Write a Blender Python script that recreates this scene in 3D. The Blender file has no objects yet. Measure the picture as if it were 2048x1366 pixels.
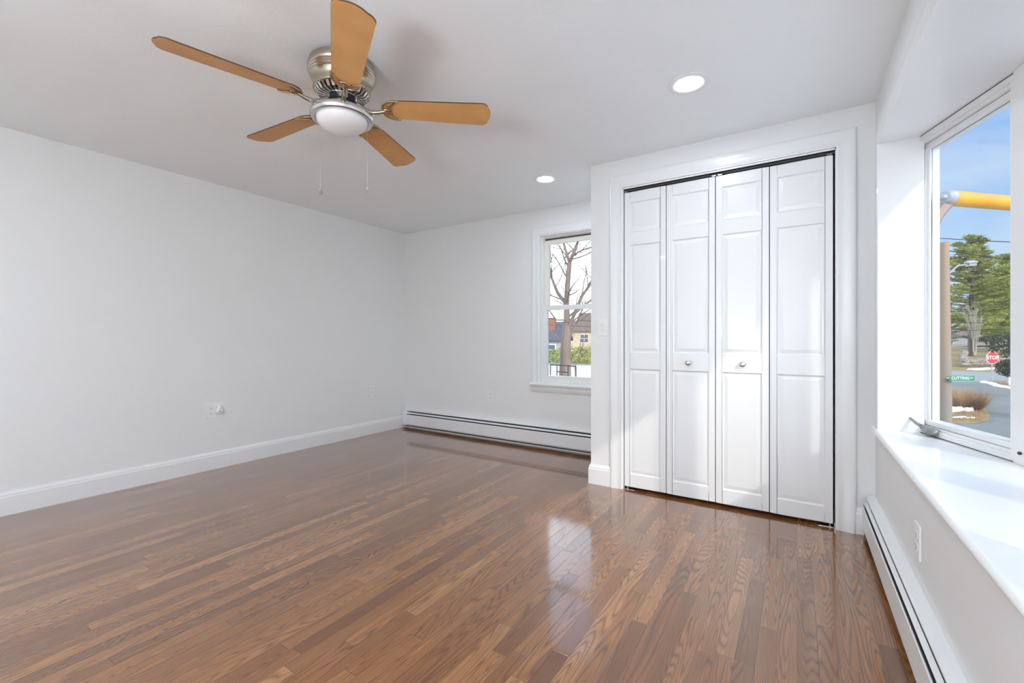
import bpy, bmesh, math, random
from mathutils import Vector, Matrix, noise
PI = math.pi
R = math.radians
random.seed(7)

# ------------------------------------------------------------------ camera
scene = bpy.context.scene
YAW = R(32.9); FPX = 882.5; HC = 1.04; HORY = 678.5
cam_d = bpy.data.cameras.new('camera'); cam = bpy.data.objects.new('camera', cam_d)
scene.collection.objects.link(cam)
cam.location = (0, 0, HC); cam.rotation_euler = (PI/2, 0, YAW)
cam_d.sensor_width = 36; cam_d.lens = FPX/2048*36; cam_d.shift_y = (HORY-683)/2048
cam_d.clip_start = 0.02; cam_d.clip_end = 2000
scene.camera = cam
FW = Vector((-math.sin(YAW), math.cos(YAW), 0)); RT = Vector((math.cos(YAW), math.sin(YAW), 0)); UP = Vector((0, 0, 1))
def at(px, py, d):
    """world point seen in direction (px,py) at depth d metres"""
    return Vector((0, 0, HC)) + FW*d + RT*((px-1024)/FPX*d) + UP*((HORY-py)/FPX*d)

# ------------------------------------------------------------------ exposure
scene.view_settings.view_transform = 'Standard'
scene.view_settings.look = 'None'
scene.view_settings.exposure = 0.0
scene.view_settings.gamma = 1
scene.view_settings.use_curve_mapping = False
scene.cycles.use_denoising = True
scene.cycles.max_bounces = 14
scene.cycles.diffuse_bounces = 8
scene.cycles.transparent_max_bounces = 24
scene.cycles.sample_clamp_indirect = 8
scene.cycles.caustics_reflective = False

# ------------------------------------------------------------------ sky
SUNV = Vector((1, -0.97, 0.86)).normalized()      # towards the sun
world = bpy.data.worlds.new('World'); scene.world = world; world.use_nodes = True
nt = world.node_tree; nt.nodes.clear()
def N(tree, typ, **kw):
    n = tree.nodes.new(typ)
    for k, v in kw.items():
        if k == 'inp':
            for kk, vv in v.items(): n.inputs[kk].default_value = vv
        else: setattr(n, k, v)
    return n
L = nt.links.new
tc = N(nt, 'ShaderNodeTexCoord')
sep = N(nt, 'ShaderNodeSeparateXYZ'); L(tc.outputs['Generated'], sep.inputs[0])
ramp = N(nt, 'ShaderNodeValToRGB'); L(sep.outputs['Z'], ramp.inputs[0])
cr = ramp.color_ramp
cr.elements[0].position = 0.0; cr.elements[0].color = (.66, .80, .97, 1)
cr.elements[1].position = 0.9; cr.elements[1].color = (.14, .30, .80, 1)
e = cr.elements.new(0.10); e.color = (.54, .74, .99, 1)
e = cr.elements.new(0.34); e.color = (.30, .53, .97, 1)
mp = N(nt, 'ShaderNodeMapping'); mp.inputs['Scale'].default_value = (1, 1, 2.6); L(tc.outputs['Generated'], mp.inputs[0])
nz = N(nt, 'ShaderNodeTexNoise', inp={'Scale': 2.6, 'Detail': 6, 'Roughness': .55}); L(mp.outputs[0], nz.inputs['Vector'])
cl = N(nt, 'ShaderNodeMapRange', inp={'From Min': .47, 'From Max': .68, 'To Min': 0, 'To Max': .75}); L(nz.outputs[0], cl.inputs[0])
mixc = N(nt, 'ShaderNodeMix', data_type='RGBA'); L(cl.outputs[0], mixc.inputs[0]); L(ramp.outputs[0], mixc.inputs[6]); mixc.inputs[7].default_value = (.80, .88, 1.0, 1)
def lobe(vec, p, gain, col):
    d = N(nt, 'ShaderNodeVectorMath', operation='DOT_PRODUCT'); L(tc.outputs['Generated'], d.inputs[0]); d.inputs[1].default_value = vec
    m = N(nt, 'ShaderNodeMath', operation='MAXIMUM'); L(d.outputs['Value'], m.inputs[0]); m.inputs[1].default_value = 0
    q = N(nt, 'ShaderNodeMath', operation='POWER'); L(m.outputs[0], q.inputs[0]); q.inputs[1].default_value = p
    g = N(nt, 'ShaderNodeVectorMath', operation='SCALE'); g.inputs[0].default_value = tuple(c*gain for c in col); L(q.outputs[0], g.inputs['Scale'])
    return g
SUN_GLOW = 5.0; CLOUD_GLOW = 22.0
g1 = lobe(SUNV, 4.0, SUN_GLOW, (.93, .97, 1.0))
g2 = lobe(Vector((-.78, .58, .10)).normalized(), 14.0, CLOUD_GLOW, (.86, .93, 1.0))
a1 = N(nt, 'ShaderNodeVectorMath', operation='ADD'); L(g1.outputs[0], a1.inputs[0]); L(g2.outputs[0], a1.inputs[1])
a2 = N(nt, 'ShaderNodeVectorMath', operation='ADD'); L(a1.outputs[0], a2.inputs[0]); L(mixc.outputs[2], a2.inputs[1])
bg = N(nt, 'ShaderNodeBackground'); L(a2.outputs[0], bg.inputs[0]); bg.inputs[1].default_value = 1.0
wo = N(nt, 'ShaderNodeOutputWorld'); L(bg.outputs[0], wo.inputs[0])
world.cycles.sampling_method = 'MANUAL'; world.cycles.sample_map_resolution = 512

# ------------------------------------------------------------------ sun
sd = bpy.data.lights.new('sun', 'SUN'); so = bpy.data.objects.new('sun', sd); scene.collection.objects.link(so)
sd.energy = 1.35; sd.angle = R(1.2); sd.color = (1, .95, .88)
so.rotation_euler = (-SUNV).to_track_quat('-Z', 'Y').to_euler(); so.location = SUNV*30
LAMP = 165.0                                       # radiance of the two recessed lamp lenses in view
REAR_FILL = 290.0                                       # recessed lamps added out of view as fill
FILL_GLOBE = 70.0                                      # opal globe of a floor lamp added behind the viewer as fill

# ------------------------------------------------------------------ helpers
C = scene.collection
def put(o, **p):
    for k, v in p.items():
        if v is not None: o[k] = v
    return o
def group_root(name, loc=(0, 0, 0), rz=0, label=None, cat=None, group=None, kind=None):
    o = bpy.data.objects.new(name, None); C.objects.link(o); o.empty_display_size = .1
    o.location = loc; o.rotation_euler = (0, 0, rz)
    return put(o, label=label, category=cat, group=group, kind=kind)
def copy_tree(o, parent=None):
    c = o.copy(); C.objects.link(c)
    if parent: c.parent = parent
    for ch in list(o.children): copy_tree(ch, c)
    return c

class MB:
    def __init__(s): s.v = []; s.f = []; s.M = Matrix.Identity(4)
    def add(s, vs, fs):
        b = len(s.v); s.v += [s.M @ Vector(v) for v in vs]; s.f += [[b+i for i in f] for f in fs]; return s
    def box(s, x0, x1, y0, y1, z0, z1):
        x0, x1 = min(x0, x1), max(x0, x1); y0, y1 = min(y0, y1), max(y0, y1); z0, z1 = min(z0, z1), max(z0, z1)
        return s.add([(x0,y0,z0),(x1,y0,z0),(x1,y1,z0),(x0,y1,z0),(x0,y0,z1),(x1,y0,z1),(x1,y1,z1),(x0,y1,z1)],
                     [(0,3,2,1),(4,5,6,7),(0,1,5,4),(1,2,6,5),(2,3,7,6),(3,0,4,7)])
    def prism(s, poly, z0, z1):
        a = sum(poly[i][0]*poly[(i+1) % len(poly)][1]-poly[(i+1) % len(poly)][0]*poly[i][1] for i in range(len(poly)))
        if a < 0: poly = poly[::-1]
        n = len(poly)
        return s.add([(p[0], p[1], z0) for p in poly]+[(p[0], p[1], z1) for p in poly],
                     [list(range(n))[::-1], list(range(n, 2*n))]+[(i, (i+1) % n, n+(i+1) % n, n+i) for i in range(n)])
    def sweep(s, pts, prof, nrm, closed=True, cap=True):
        """prof: list (a,b); each path point gives frame axes nrm[i]=(A,B): vertex = p + a*A + b*B"""
        m = len(prof); vs = []
        for p, (A, B) in zip(pts, nrm):
            for a, b in prof: vs.append(Vector(p)+Vector(A)*a+Vector(B)*b)
        fs = []
        for i in range(len(pts)-1):
            for j in range(m if closed else m-1):
                k = (j+1) % m; fs.append((i*m+j, i*m+k, (i+1)*m+k, (i+1)*m+j))
        if cap and closed: fs += [list(range(m))[::-1], [(len(pts)-1)*m+j for j in range(m)]]
        return s.add(vs, fs)
    def tube(s, pts, rad, n=8, cap=True):
        pts = [Vector(p) for p in pts]
        if not hasattr(rad, '__len__'): rad = [rad]*len(pts)
        vs = []; ref = None
        for i, p in enumerate(pts):
            t = (pts[min(i+1, len(pts)-1)]-pts[max(i-1, 0)])
            t = t.normalized() if t.length > 1e-9 else Vector((0, 0, 1))
            if ref is None: ref = Vector((0, 0, 1)) if abs(t.z) < .9 else Vector((1, 0, 0))
            a = (ref-t*ref.dot(t)).normalized(); ref = a; b = t.cross(a)
            for k in range(n):
                q = 2*PI*k/n; vs.append(p+(a*math.cos(q)+b*math.sin(q))*rad[i])
        fs = [(i*n+k, i*n+(k+1) % n, (i+1)*n+(k+1) % n, (i+1)*n+k) for i in range(len(pts)-1) for k in range(n)]
        if cap: fs += [list(range(n))[::-1], [(len(pts)-1)*n+k for k in range(n)]]
        return s.add(vs, fs)
    def lathe(s, prof, n=48, c=(0, 0, 0)):
        vs = []
        for r_, z in prof:
            for k in range(n): q = 2*PI*k/n; vs.append((c[0]+r_*math.cos(q), c[1]+r_*math.sin(q), c[2]+z))
        return s.add(vs, [(i*n+k, i*n+(k+1) % n, (i+1)*n+(k+1) % n, (i+1)*n+k) for i in range(len(prof)-1) for k in range(n)])
    def ball(s, c, r_, n=12, sc=(1, 1, 1)):
        vs = []; m = n//2
        for i in range(m+1):
            t = PI*i/m
            for k in range(n):
                q = 2*PI*k/n; vs.append((c[0]+r_*sc[0]*math.sin(t)*math.cos(q), c[1]+r_*sc[1]*math.sin(t)*math.sin(q), c[2]+r_*sc[2]*math.cos(t)))
        return s.add(vs, [(i*n+k, (i+1)*n+k, (i+1)*n+(k+1) % n, i*n+(k+1) % n) for i in range(m) for k in range(n)])
    def build(s, name, m, parent=None, smooth=False, bevel=0, loc=None, fixn=True, **props):
        me = bpy.data.meshes.new(name); me.from_pydata([tuple(v) for v in s.v], [], s.f)
        if fixn:
            bm = bmesh.new(); bm.from_mesh(me); bmesh.ops.remove_doubles(bm, verts=bm.verts, dist=1e-6)
            bmesh.ops.recalc_face_normals(bm, faces=bm.faces); bm.to_mesh(me); bm.free()
        me.materials.append(m)
        o = bpy.data.objects.new(name, me); C.objects.link(o)
        if parent: o.parent = parent
        if loc: o.location = loc
        if smooth:
            for p in me.polygons: p.use_smooth = True
            md = o.modifiers.new('es', 'EDGE_SPLIT'); md.split_angle = R(38)
        if bevel:
            md = o.modifiers.new('bv', 'BEVEL'); md.width = bevel; md.segments = 2; md.limit_method = 'ANGLE'; md.angle_limit = R(40)
        return put(o, **props)

def mat(name, col, rough=.5, metal=0, coat=0, spec=.5, bump=None, var=None, emit=None, aniso=0):
    m = bpy.data.materials.new(name); m.use_nodes = True; t = m.node_tree; b = t.nodes['Principled BSDF']
    b.inputs['Base Color'].default_value = (*col, 1); b.inputs['Roughness'].default_value = rough
    b.inputs['Metallic'].default_value = metal; b.inputs['Coat Weight'].default_value = coat
    b.inputs['Specular IOR Level'].default_value = spec
    if aniso: b.inputs['Anisotropic'].default_value = aniso
    tcn = t.nodes.new('ShaderNodeTexCoord')
    if var:                                     # (scale, colour2, stretch)
        mpn = t.nodes.new('ShaderNodeMapping'); mpn.inputs['Scale'].default_value = var[2] if len(var) > 2 else (1, 1, 1)
        t.links.new(tcn.outputs['Object'], mpn.inputs[0])
        n_ = t.nodes.new('ShaderNodeTexNoise'); n_.inputs['Scale'].default_value = var[0]; n_.inputs['Detail'].default_value = 6
        t.links.new(mpn.outputs[0], n_.inputs['Vector'])
        r_ = t.nodes.new('ShaderNodeMapRange'); r_.inputs['From Min'].default_value = .35; r_.inputs['From Max'].default_value = .65
        t.links.new(n_.outputs[0], r_.inputs[0])
        x_ = t.nodes.new('ShaderNodeMix'); x_.data_type = 'RGBA'; t.links.new(r_.outputs[0], x_.inputs[0])
        x_.inputs[6].default_value = (*col, 1); x_.inputs[7].default_value = (*var[1], 1)
        t.links.new(x_.outputs[2], b.inputs['Base Color'])
    if bump:                                    # (scale, strength, distance)
        n2 = t.nodes.new('ShaderNodeTexNoise'); n2.inputs['Scale'].default_value = bump[0]; n2.inputs['Detail'].default_value = 4
        t.links.new(tcn.outputs['Object'], n2.inputs['Vector'])
        bp = t.nodes.new('ShaderNodeBump'); bp.inputs['Strength'].default_value = bump[1]; bp.inputs['Distance'].default_value = bump[2]
        t.links.new(n2.outputs[0], bp.inputs['Height']); t.links.new(bp.outputs[0], b.inputs['Normal'])
    if emit: b.inputs['Emission Color'].default_value = (*emit[0], 1); b.inputs['Emission Strength'].default_value = emit[1]
    return m

# ------------------------------------------------------------------ materials
M = {}
M['wall'] = mat('wall_paint', (.77, .77, .765), .62, bump=(260, .06, .002))
M['trim'] = mat('trim_paint', (.78, .78, .78), .30, coat=.25)
M['door'] = mat('door_paint', (.78, .78, .78), .33, coat=.15)
M['heater'] = mat('heater_enamel', (.78, .785, .79), .32, var=(3, (.75, .75, .76)))
M['heater_in'] = mat('heater_inside', (.05, .05, .045), .6)
M['heater_back'] = mat('heater_back', (.33, .36, .37), .5)
M['plastic'] = mat('white_plastic', (.80, .80, .80), .3)
M['greyp'] = mat('grey_plastic', (.20, .21, .25), .45)
M['dark'] = mat('dark_slot', (.03, .03, .03), .6)
M['nickel'] = mat('brushed_nickel', (.50, .44, .36), .27, metal=1, bump=(90, .02, .001))
M['nickel_dark'] = mat('antique_nickel', (.52, .37, .23), .3, metal=1)
M['chrome'] = mat('satin_steel', (.66, .65, .63), .25, metal=1)
M['motor'] = mat('motor_black', (.012, .012, .016), .25)
M['bowl'] = mat('frosted_glass_bowl', (.82, .82, .83), .28, coat=.3)
M['blade'] = mat('maple_blade', (.63, .34, .13), .5, var=(7, (.56, .29, .105), (1, 1, 1)), spec=.25)
M['blade_edge'] = mat('blade_edge', (.10, .045, .02), .5)
M['vinyl'] = mat('cream_vinyl_sash', (.78, .76, .71), .35)
M['gasket'] = mat('dark_gasket', (.06, .06, .055), .6)
M['crank'] = mat('grey_crank_metal', (.27, .27, .26), .38, metal=.5)
M['lens'] = mat('lamp_lens', (.9, .9, .9), .5, emit=((.83, .95, 1.06), LAMP))

M['lens_fill'] = mat('lamp_lens_fill', (.9, .9, .9), .5, emit=((.83, .95, 1.06), REAR_FILL))
M['globe'] = mat('added_opal_globe', (.9, .9, .9), .4, emit=((.86, .96, 1.04), FILL_GLOBE))

def ceiling_mat():
    m = mat('ceiling_paint', (.855, .885, .895), .7); t = m.node_tree; b = t.nodes['Principled BSDF']
    tcn = t.nodes.new('ShaderNodeTexCoord')
    v = t.nodes.new('ShaderNodeTexVoronoi'); v.feature = 'F1'; v.inputs['Scale'].default_value = 2.6
    ns = t.nodes.new('ShaderNodeTexNoise'); ns.inputs['Scale'].default_value = 3; ns.inputs['Detail'].default_value = 3
    mx = t.nodes.new('ShaderNodeVectorMath'); mx.operation = 'MULTIPLY_ADD'; mx.inputs[1].default_value = (.25, .25, 0)
    t.links.new(tcn.outputs['Object'], ns.inputs['Vector']); t.links.new(ns.outputs['Color'], mx.inputs[0]); t.links.new(tcn.outputs['Object'], mx.inputs[2])
    t.links.new(mx.outputs[0], v.inputs['Vector'])
    n2 = t.nodes.new('ShaderNodeTexNoise'); n2.inputs['Scale'].default_value = 60; n2.inputs['Detail'].default_value = 5
    t.links.new(tcn.outputs['Object'], n2.inputs['Vector'])
    ad = t.nodes.new('ShaderNodeMath'); ad.operation = 'MULTIPLY_ADD'; ad.inputs[1].default_value = .08
    t.links.new(n2.outputs[0], ad.inputs[0]); t.links.new(v.outputs['Distance'], ad.inputs[2])
    bp = t.nodes.new('ShaderNodeBump'); bp.inputs['Strength'].default_value = .6; bp.inputs['Distance'].default_value = .014
    t.links.new(ad.outputs[0], bp.inputs['Height']); t.links.new(bp.outputs[0], b.inputs['Normal'])
    return m
M['ceiling'] = ceiling_mat()

def floor_mat():
    m = mat('oak_floor', (.3, .15, .07), .22); t = m.node_tree; b = t.nodes['Principled BSDF']; l = t.links.new
    def mth(op, a=None, b_=None, c=None):
        n = t.nodes.new('ShaderNodeMath'); n.operation = op
        for i, x in enumerate((a, b_, c)):
            if x is None: continue
            if isinstance(x, (int, float)): n.inputs[i].default_value = x
            else: l(x, n.inputs[i])
        return n.outputs[0]
    g = t.nodes.new('ShaderNodeNewGeometry'); s = t.nodes.new('ShaderNodeSeparateXYZ'); l(g.outputs['Position'], s.inputs[0])
    X, Y = s.outputs['X'], s.outputs['Y']
    W = .0572
    xi = mth('DIVIDE', X, W); i = mth('FLOOR', xi); fx = mth('FRACT', xi)
    w1 = t.nodes.new('ShaderNodeTexWhiteNoise'); w1.noise_dimensions = '1D'; l(i, w1.inputs['W'])
    ln = mth('MULTIPLY_ADD', w1.outputs['Value'], .75, .55)
    sc = t.nodes.new('ShaderNodeSeparateColor'); l(w1.outputs['Color'], sc.inputs[0])
    yj = mth('ADD', mth('DIVIDE', Y, ln), mth('MULTIPLY', sc.outputs['Green'], 9.7)); j = mth('FLOOR', yj); fy = mth('FRACT', yj)
    cb = t.nodes.new('ShaderNodeCombineXYZ'); l(i, cb.inputs[0]); l(j, cb.inputs[1])
    w2 = t.nodes.new('ShaderNodeTexWhiteNoise'); w2.noise_dimensions = '3D'; l(cb.outputs[0], w2.inputs['Vector'])
    s2 = t.nodes.new('ShaderNodeSeparateColor'); l(w2.outputs['Color'], s2.inputs[0])
    r1, r2, r3 = s2.outputs['Red'], s2.outputs['Green'], s2.outputs['Blue']
    def vec(ax, ay, az):
        v = t.nodes.new('ShaderNodeCombineXYZ'); l(ax, v.inputs[0]); l(ay, v.inputs[1]); l(az, v.inputs[2]); return v.outputs[0]
    # cathedral rings: contour lines of a stretched noise field
    P = vec(mth('MULTIPLY_ADD', r1, 40, mth('MULTIPLY', X, 1.0)), mth('MULTIPLY_ADD', r2, 40, mth('MULTIPLY', Y, .075)), mth('MULTIPLY', r3, 20))
    n1 = t.nodes.new('ShaderNodeTexNoise'); n1.inputs['Scale'].default_value = 11; n1.inputs['Detail'].default_value = .8; n1.inputs['Roughness'].default_value = .45
    n1.inputs['Distortion'].default_value = .12; l(P, n1.inputs['Vector'])
    freq = mth('MULTIPLY_ADD', r3, 80, 95)
    ring = mth('FRACT', mth('MULTIPLY_ADD', n1.outputs[0], mth('MULTIPLY', freq, .30), mth('MULTIPLY', X, mth('MULTIPLY', r2, 110))))
    ring = mth('POWER', mth('ABSOLUTE', mth('MULTIPLY_ADD', ring, 2, -1)), 2.2)      # thin dark lines
    # fibre
    Q = vec(mth('MULTIPLY', X, 420), mth('MULTIPLY_ADD', r1, 77, mth('MULTIPLY', Y, 9)), r2)
    n2 = t.nodes.new('ShaderNodeTexNoise'); n2.inputs['Scale'].default_value = 1; n2.inputs['Detail'].default_value = 3; l(Q, n2.inputs['Vector'])
    fib = t.nodes.new('ShaderNodeMapRange'); fib.inputs['From Min'].default_value = .42; fib.inputs['From Max'].default_value = .66; l(n2.outputs[0], fib.inputs[0])
    # patchy tone in a board
    Q3 = vec(mth('MULTIPLY', X, 16), mth('MULTIPLY_ADD', r2, 33, mth('MULTIPLY', Y, 1.6)), r3)
    n3 = t.nodes.new('ShaderNodeTexNoise'); n3.inputs['Scale'].default_value = 1; n3.inputs['Detail'].default_value = 3; l(Q3, n3.inputs['Vector'])
    ra = t.nodes.new('ShaderNodeValToRGB'); l(w2.outputs['Value'], ra.inputs[0]); q = ra.color_ramp
    q.elements[0].position = 0; q.elements[0].color = (.19, .072, .026, 1)
    q.elements[1].position = 1; q.elements[1].color = (.50, .235, .092, 1)
    for p_, c_ in ((.3, (.28, .112, .040)), (.6, (.34, .142, .050)), (.85, (.40, .172, .062))):
        e_ = q.elements.new(p_); e_.color = (*c_, 1)
    def mix(f, c1, c2, mode='MIX'):
        n = t.nodes.new('ShaderNodeMix'); n.data_type = 'RGBA'; n.blend_type = mode
        if isinstance(f, (int, float)): n.inputs[0].default_value = f
        else: l(f, n.inputs[0])
        for k, c in ((6, c1), (7, c2)):
            if isinstance(c, tuple): n.inputs[k].default_value = (*c, 1)
            else: l(c, n.inputs[k])
        return n.outputs[2]
    col = mix(mth('MULTIPLY', n3.outputs[0], .55), ra.outputs[0], (.16, .058, .019))
    col = mix(mth('MULTIPLY', ring, .64), col, (.055, .020, .009))
    col = mix(mth('MULTIPLY', fib.outputs[0], .38), col, (.085, .036, .018))
    gap = mth('MINIMUM', mth('MULTIPLY', mth('MINIMUM', fx, mth('SUBTRACT', 1, fx)), W), mth('MULTIPLY', mth('MINIMUM', fy, mth('SUBTRACT', 1, fy)), ln))
    gm = t.nodes.new('ShaderNodeMapRange'); gm.inputs['From Min'].default_value = .0002; gm.inputs['From Max'].default_value = .0012
    gm.inputs['To Min'].default_value = 1; gm.inputs['To Max'].default_value = 0; l(gap, gm.inputs[0])
    col = mix(mth('MULTIPLY', gm.outputs[0], .7), col, (.03, .014, .008))
    l(col, b.inputs['Base Color'])
    b.inputs['Roughness'].default_value = .20; b.inputs['Specular IOR Level'].default_value = .25
    b.inputs['Coat Weight'].default_value = 1.0; b.inputs['Coat Roughness'].default_value = .07; b.inputs['Coat IOR'].default_value = 1.62
    h = mth('SUBTRACT', mth('SUBTRACT', mth('MULTIPLY', n3.outputs[0], .25), mth('MULTIPLY', gm.outputs[0], .6)), mth('MULTIPLY', mth('ADD', fib.outputs[0], ring), .05))
    # slight cupping of every board and random tilt spreads reflections
    h = mth('ADD', h, mth('MULTIPLY', mth('MULTIPLY', fx, mth('SUBTRACT', r1, .5)), .5))
    bp = t.nodes.new('ShaderNodeBump'); bp.inputs['Strength'].default_value = .35; bp.inputs['Distance'].default_value = .0006
    l(h, bp.inputs['Height']); l(bp.outputs[0], b.inputs['Normal']); l(bp.outputs[0], b.inputs['Coat Normal'])
    return m
M['floor'] = floor_mat()

def glass_mat():
    m = bpy.data.materials.new('window_glass'); m.use_nodes = True; t = m.node_tree; t.nodes.clear()
    tr = t.nodes.new('ShaderNodeBsdfTransparent'); tr.inputs[0].default_value = (.97, .985, .98, 1)
    gl = t.nodes.new('ShaderNodeBsdfGlossy'); gl.inputs['Roughness'].default_value = .02
    fr = t.nodes.new('ShaderNodeLayerWeight'); fr.inputs[0].default_value = .5
    pw_ = t.nodes.new('ShaderNodeMath'); pw_.operation = 'POWER'; pw_.inputs[1].default_value = 5; t.links.new(fr.outputs['Facing'], pw_.inputs[0])
    sc_ = t.nodes.new('ShaderNodeMath'); sc_.operation = 'MULTIPLY_ADD'; sc_.inputs[1].default_value = .5; sc_.inputs[2].default_value = .02; t.links.new(pw_.outputs[0], sc_.inputs[0])
    mx = t.nodes.new('ShaderNodeMixShader'); o = t.nodes.new('ShaderNodeOutputMaterial')
    t.links.new(sc_.outputs[0], mx.inputs[0]); t.links.new(tr.outputs[0], mx.inputs[1]); t.links.new(gl.outputs[0], mx.inputs[2]); t.links.new(mx.outputs[0], o.inputs[0])
    return m
M['glass'] = glass_mat()

# ------------------------------------------------------------------ room dimensions
H = 2.29; XL = -3.93; YF = 3.723; YC = 2.992; XC = -1.255; XR = .345; YB = -1.6
ST = dict(kind='structure')
OX0, OX1, OZ = -1.019, .178, 2.078                 # closet opening
FWX0, FWX1, FWZ0, FWZ1 = -2.105, -1.33, .615, 2.045   # far window rough opening
SILL = .60; HEAD = 1.995
BAY0, BAY1 = 2.79, .22                            # bay opening along the right wall

MB().box(XL-.15, 1.0, YB-.15, YF+.15, -.12, 0).build('floor', M['floor'], **ST)
MB().box(XL-.15, .50, YB-.15, YF+.15, H, H+.15).build('ceiling', M['ceiling'], **ST)
MB().box(XL-.15, XL, YB-.15, YF+.15, 0, H).build('wall_left', M['wall'], **ST)
MB().box(XL, .5, YB-.15, YB, 0, H).build('wall_back', M['wall'], **ST)
w = MB()
w.box(XL, FWX0, YF, YF+.15, 0, H); w.box(FWX1, .5, YF, YF+.15, 0, H)
w.box(FWX0, FWX1, YF, YF+.15, 0, FWZ0); w.box(FWX0, FWX1, YF, YF+.15, FWZ1, H)
w.build('wall_far', M['wall'], **ST)
w = MB()
w.box(XC, OX0, YC, YC+.12, 0, H); w.box(OX1, XR, YC, YC+.12, 0, H); w.box(OX0, OX1, YC, YC+.12, OZ, H)
w.box(XC, XC+.12, YC+.12, YF, 0, H)
w.build('wall_closet', M['wall'], **ST)
w = MB()
w.box(XR, .50, BAY0, YF, 0, H); w.box(XR, .50, YB, BAY1, 0, H)
w.box(XR, .50, BAY1, BAY0, 0, SILL-.03); w.box(XR, .50, BAY1, BAY0, HEAD+.012, H)
w.build('wall_right', M['wall'], **ST)

# ---- baseboards ---------------------------------------------------
BASE = [(0, 0), (.015, 0), (.015, .108), (.012, .114), (.012, .122), (.006, .134), (.004, .140), (0, .140)]
def base(name, p0, p1, nrm):
    m = MB(); m.sweep([p0, p1], BASE, [(nrm, (0, 0, 1))]*2); return m.build(name, M['trim'], bevel=.0008, **ST)
base('baseboard_left', (XL, YB, 0), (XL, YF, 0), (1, 0, 0))
m = MB()
m.sweep([(XC, YF, 0), (XC, YC, 0), (-1.106, YC, 0)], BASE, [((-1, 0, 0), (0, 0, 1)), ((-1, -1, 0), (0, 0, 1)), ((0, -1, 0), (0, 0, 1))])
m.build('baseboard_closet', M['trim'], bevel=.0008, **ST)
base('baseboard_corner', (.262, YC, 0), (.297, YC, 0), (0, -1, 0))
base('baseboard_back', (XL+.015, YB, 0), (XR, YB, 0), (0, 1, 0))

# ---- casing: colonial profile, (across from inner edge, thickness)
CAS = [(0, 0), (0, .010), (.004, .0125), (.012, .0125), (.018, .010), (.040, .013), (.060, .017), (.074, .019), (.082, .018), (.087, .013), (.087, 0)]
def casing(m, loop, out, n, closed=False):
    """loop: inner-edge points, out: outward diagonal direction at each, n: normal into the room"""
    m.sweep(loop, CAS, [(o_, n) for o_ in out]); return m
m = MB(); casing(m, [(OX0, YC, 0), (OX0, YC, OZ+.012), (OX1, YC, OZ+.012), (OX1, YC, 0)], [(-1, 0, 0), (-1, 0, 1), (1, 0, 1), (1, 0, 0)], (0, -1, 0))
m.build('trim_1', M['trim'], smooth=True, **ST)
# jamb lining of the closet opening
m = MB(); m.box(OX0-.001, OX0+.004, YC-.004, YC+.12, 0, OZ+.01); m.box(OX1-.004, OX1+.001, YC-.004, YC+.12, 0, OZ+.01); m.box(OX0, OX1, YC-.004, YC+.12, OZ, OZ+.01)
m.build('trim_2', M['trim'], **ST)
MB().box(-1.13, .345, YC+.13, YC+.135, 0, H).build('closet_shade_sheet', mat('closet_shade', (.2, .2, .2), .8), **ST)  # dark sheet behind the doors, the closet's shade put into its colour

# ------------------------------------------------------------------ bifold doors
EDG = [-1.012, -.729, -.4305, -.1385, .1665]
DY = YC+.012; DT = .028; DZ0, DZ1 = .022, 2.056
def frame_ring(m, x0, x1, z0, z1, d, y0, y1):
    """sloped ring from rect at depth y0 to rect inset d at depth y1"""
    a = [(x0, y0, z0), (x1, y0, z0), (x1, y0, z1), (x0, y0, z1)]
    b = [(x0+d, y1, z0+d), (x1-d, y1, z0+d), (x1-d, y1, z1-d), (x0+d, y1, z1-d)]
    m.add(a+b, [(i, (i+1) % 4, 4+(i+1) % 4, 4+i) for i in range(4)])
doors = []
lab = ['white raised-panel closet door at the far left of the bifold set, without a knob',
       'white raised-panel closet door with a knob, second from the left, left of the centre gap',
       'white raised-panel closet door with a knob, third from the left, right of the centre gap',
       'white raised-panel closet door at the far right of the bifold set, beside the dark gap']
for k in range(4):
    x0, x1 = EDG[k]+.0022, EDG[k+1]-.0022
    if k == 3: x1 -= .0
    st = .036; pz = [(.108, .836), (.948, 1.690), (1.778, 1.985)]
    m = MB()
    m.box(x0, x0+st, DY, DY+DT, DZ0, DZ1); m.box(x1-st, x1, DY, DY+DT, DZ0, DZ1)
    zs = [DZ0]+[z for p in pz for z in p]+[DZ1]
    for a_ in range(0, len(zs), 2): m.box(x0+st, x1-st, DY, DY+DT, zs[a_], zs[a_+1])
    m.box(x0+st, x1-st, DY+.012, DY+DT-.004, DZ0+.05, DZ1-.05)
    root = m.build('bifold_door', M['door'], bevel=.0012, label=lab[k], category='closet door')
    root['group'] = 'bifold closet doors'
    if k in (0, 3): pass
    for z0, z1 in pz:
        q = MB(); xa, xb = x0+st, x1-st
        frame_ring(q, xa, xb, z0, z1, .007, DY+.0005, DY+.0065)
        frame_ring(q, xa+.007, xb-.007, z0+.007, z1-.007, .004, DY+.0065, DY+.007)
        frame_ring(q, xa+.011, xb-.011, z0+.011, z1-.011, .020, DY+.007, DY+.0035)
        q.box(xa+.031, xb-.031, DY+.0035, DY+.011, z0+.031, z1-.031)
        q.build('raised_panel', M['door'], root, fixn=True)
    if k in (1, 2):
        kx = -.588 if k == 1 else -.2775; q = MB(); q.M = Matrix.Translation((kx, DY, .888)) @ Matrix.Rotation(PI/2, 4, 'X')
        q.lathe([(0, 0), (.011, 0), (.010, .003), (.006, .006), (.0055, .012), (.010, .017), (.0155, .021), (.0165, .026), (.013, .031), (.007, .033), (0, .0335)], 24)
        kn = q.build('knob', M['chrome'], root, smooth=True); kn['label'] = 'round satin metal knob'
    doors.append(root)
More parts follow.
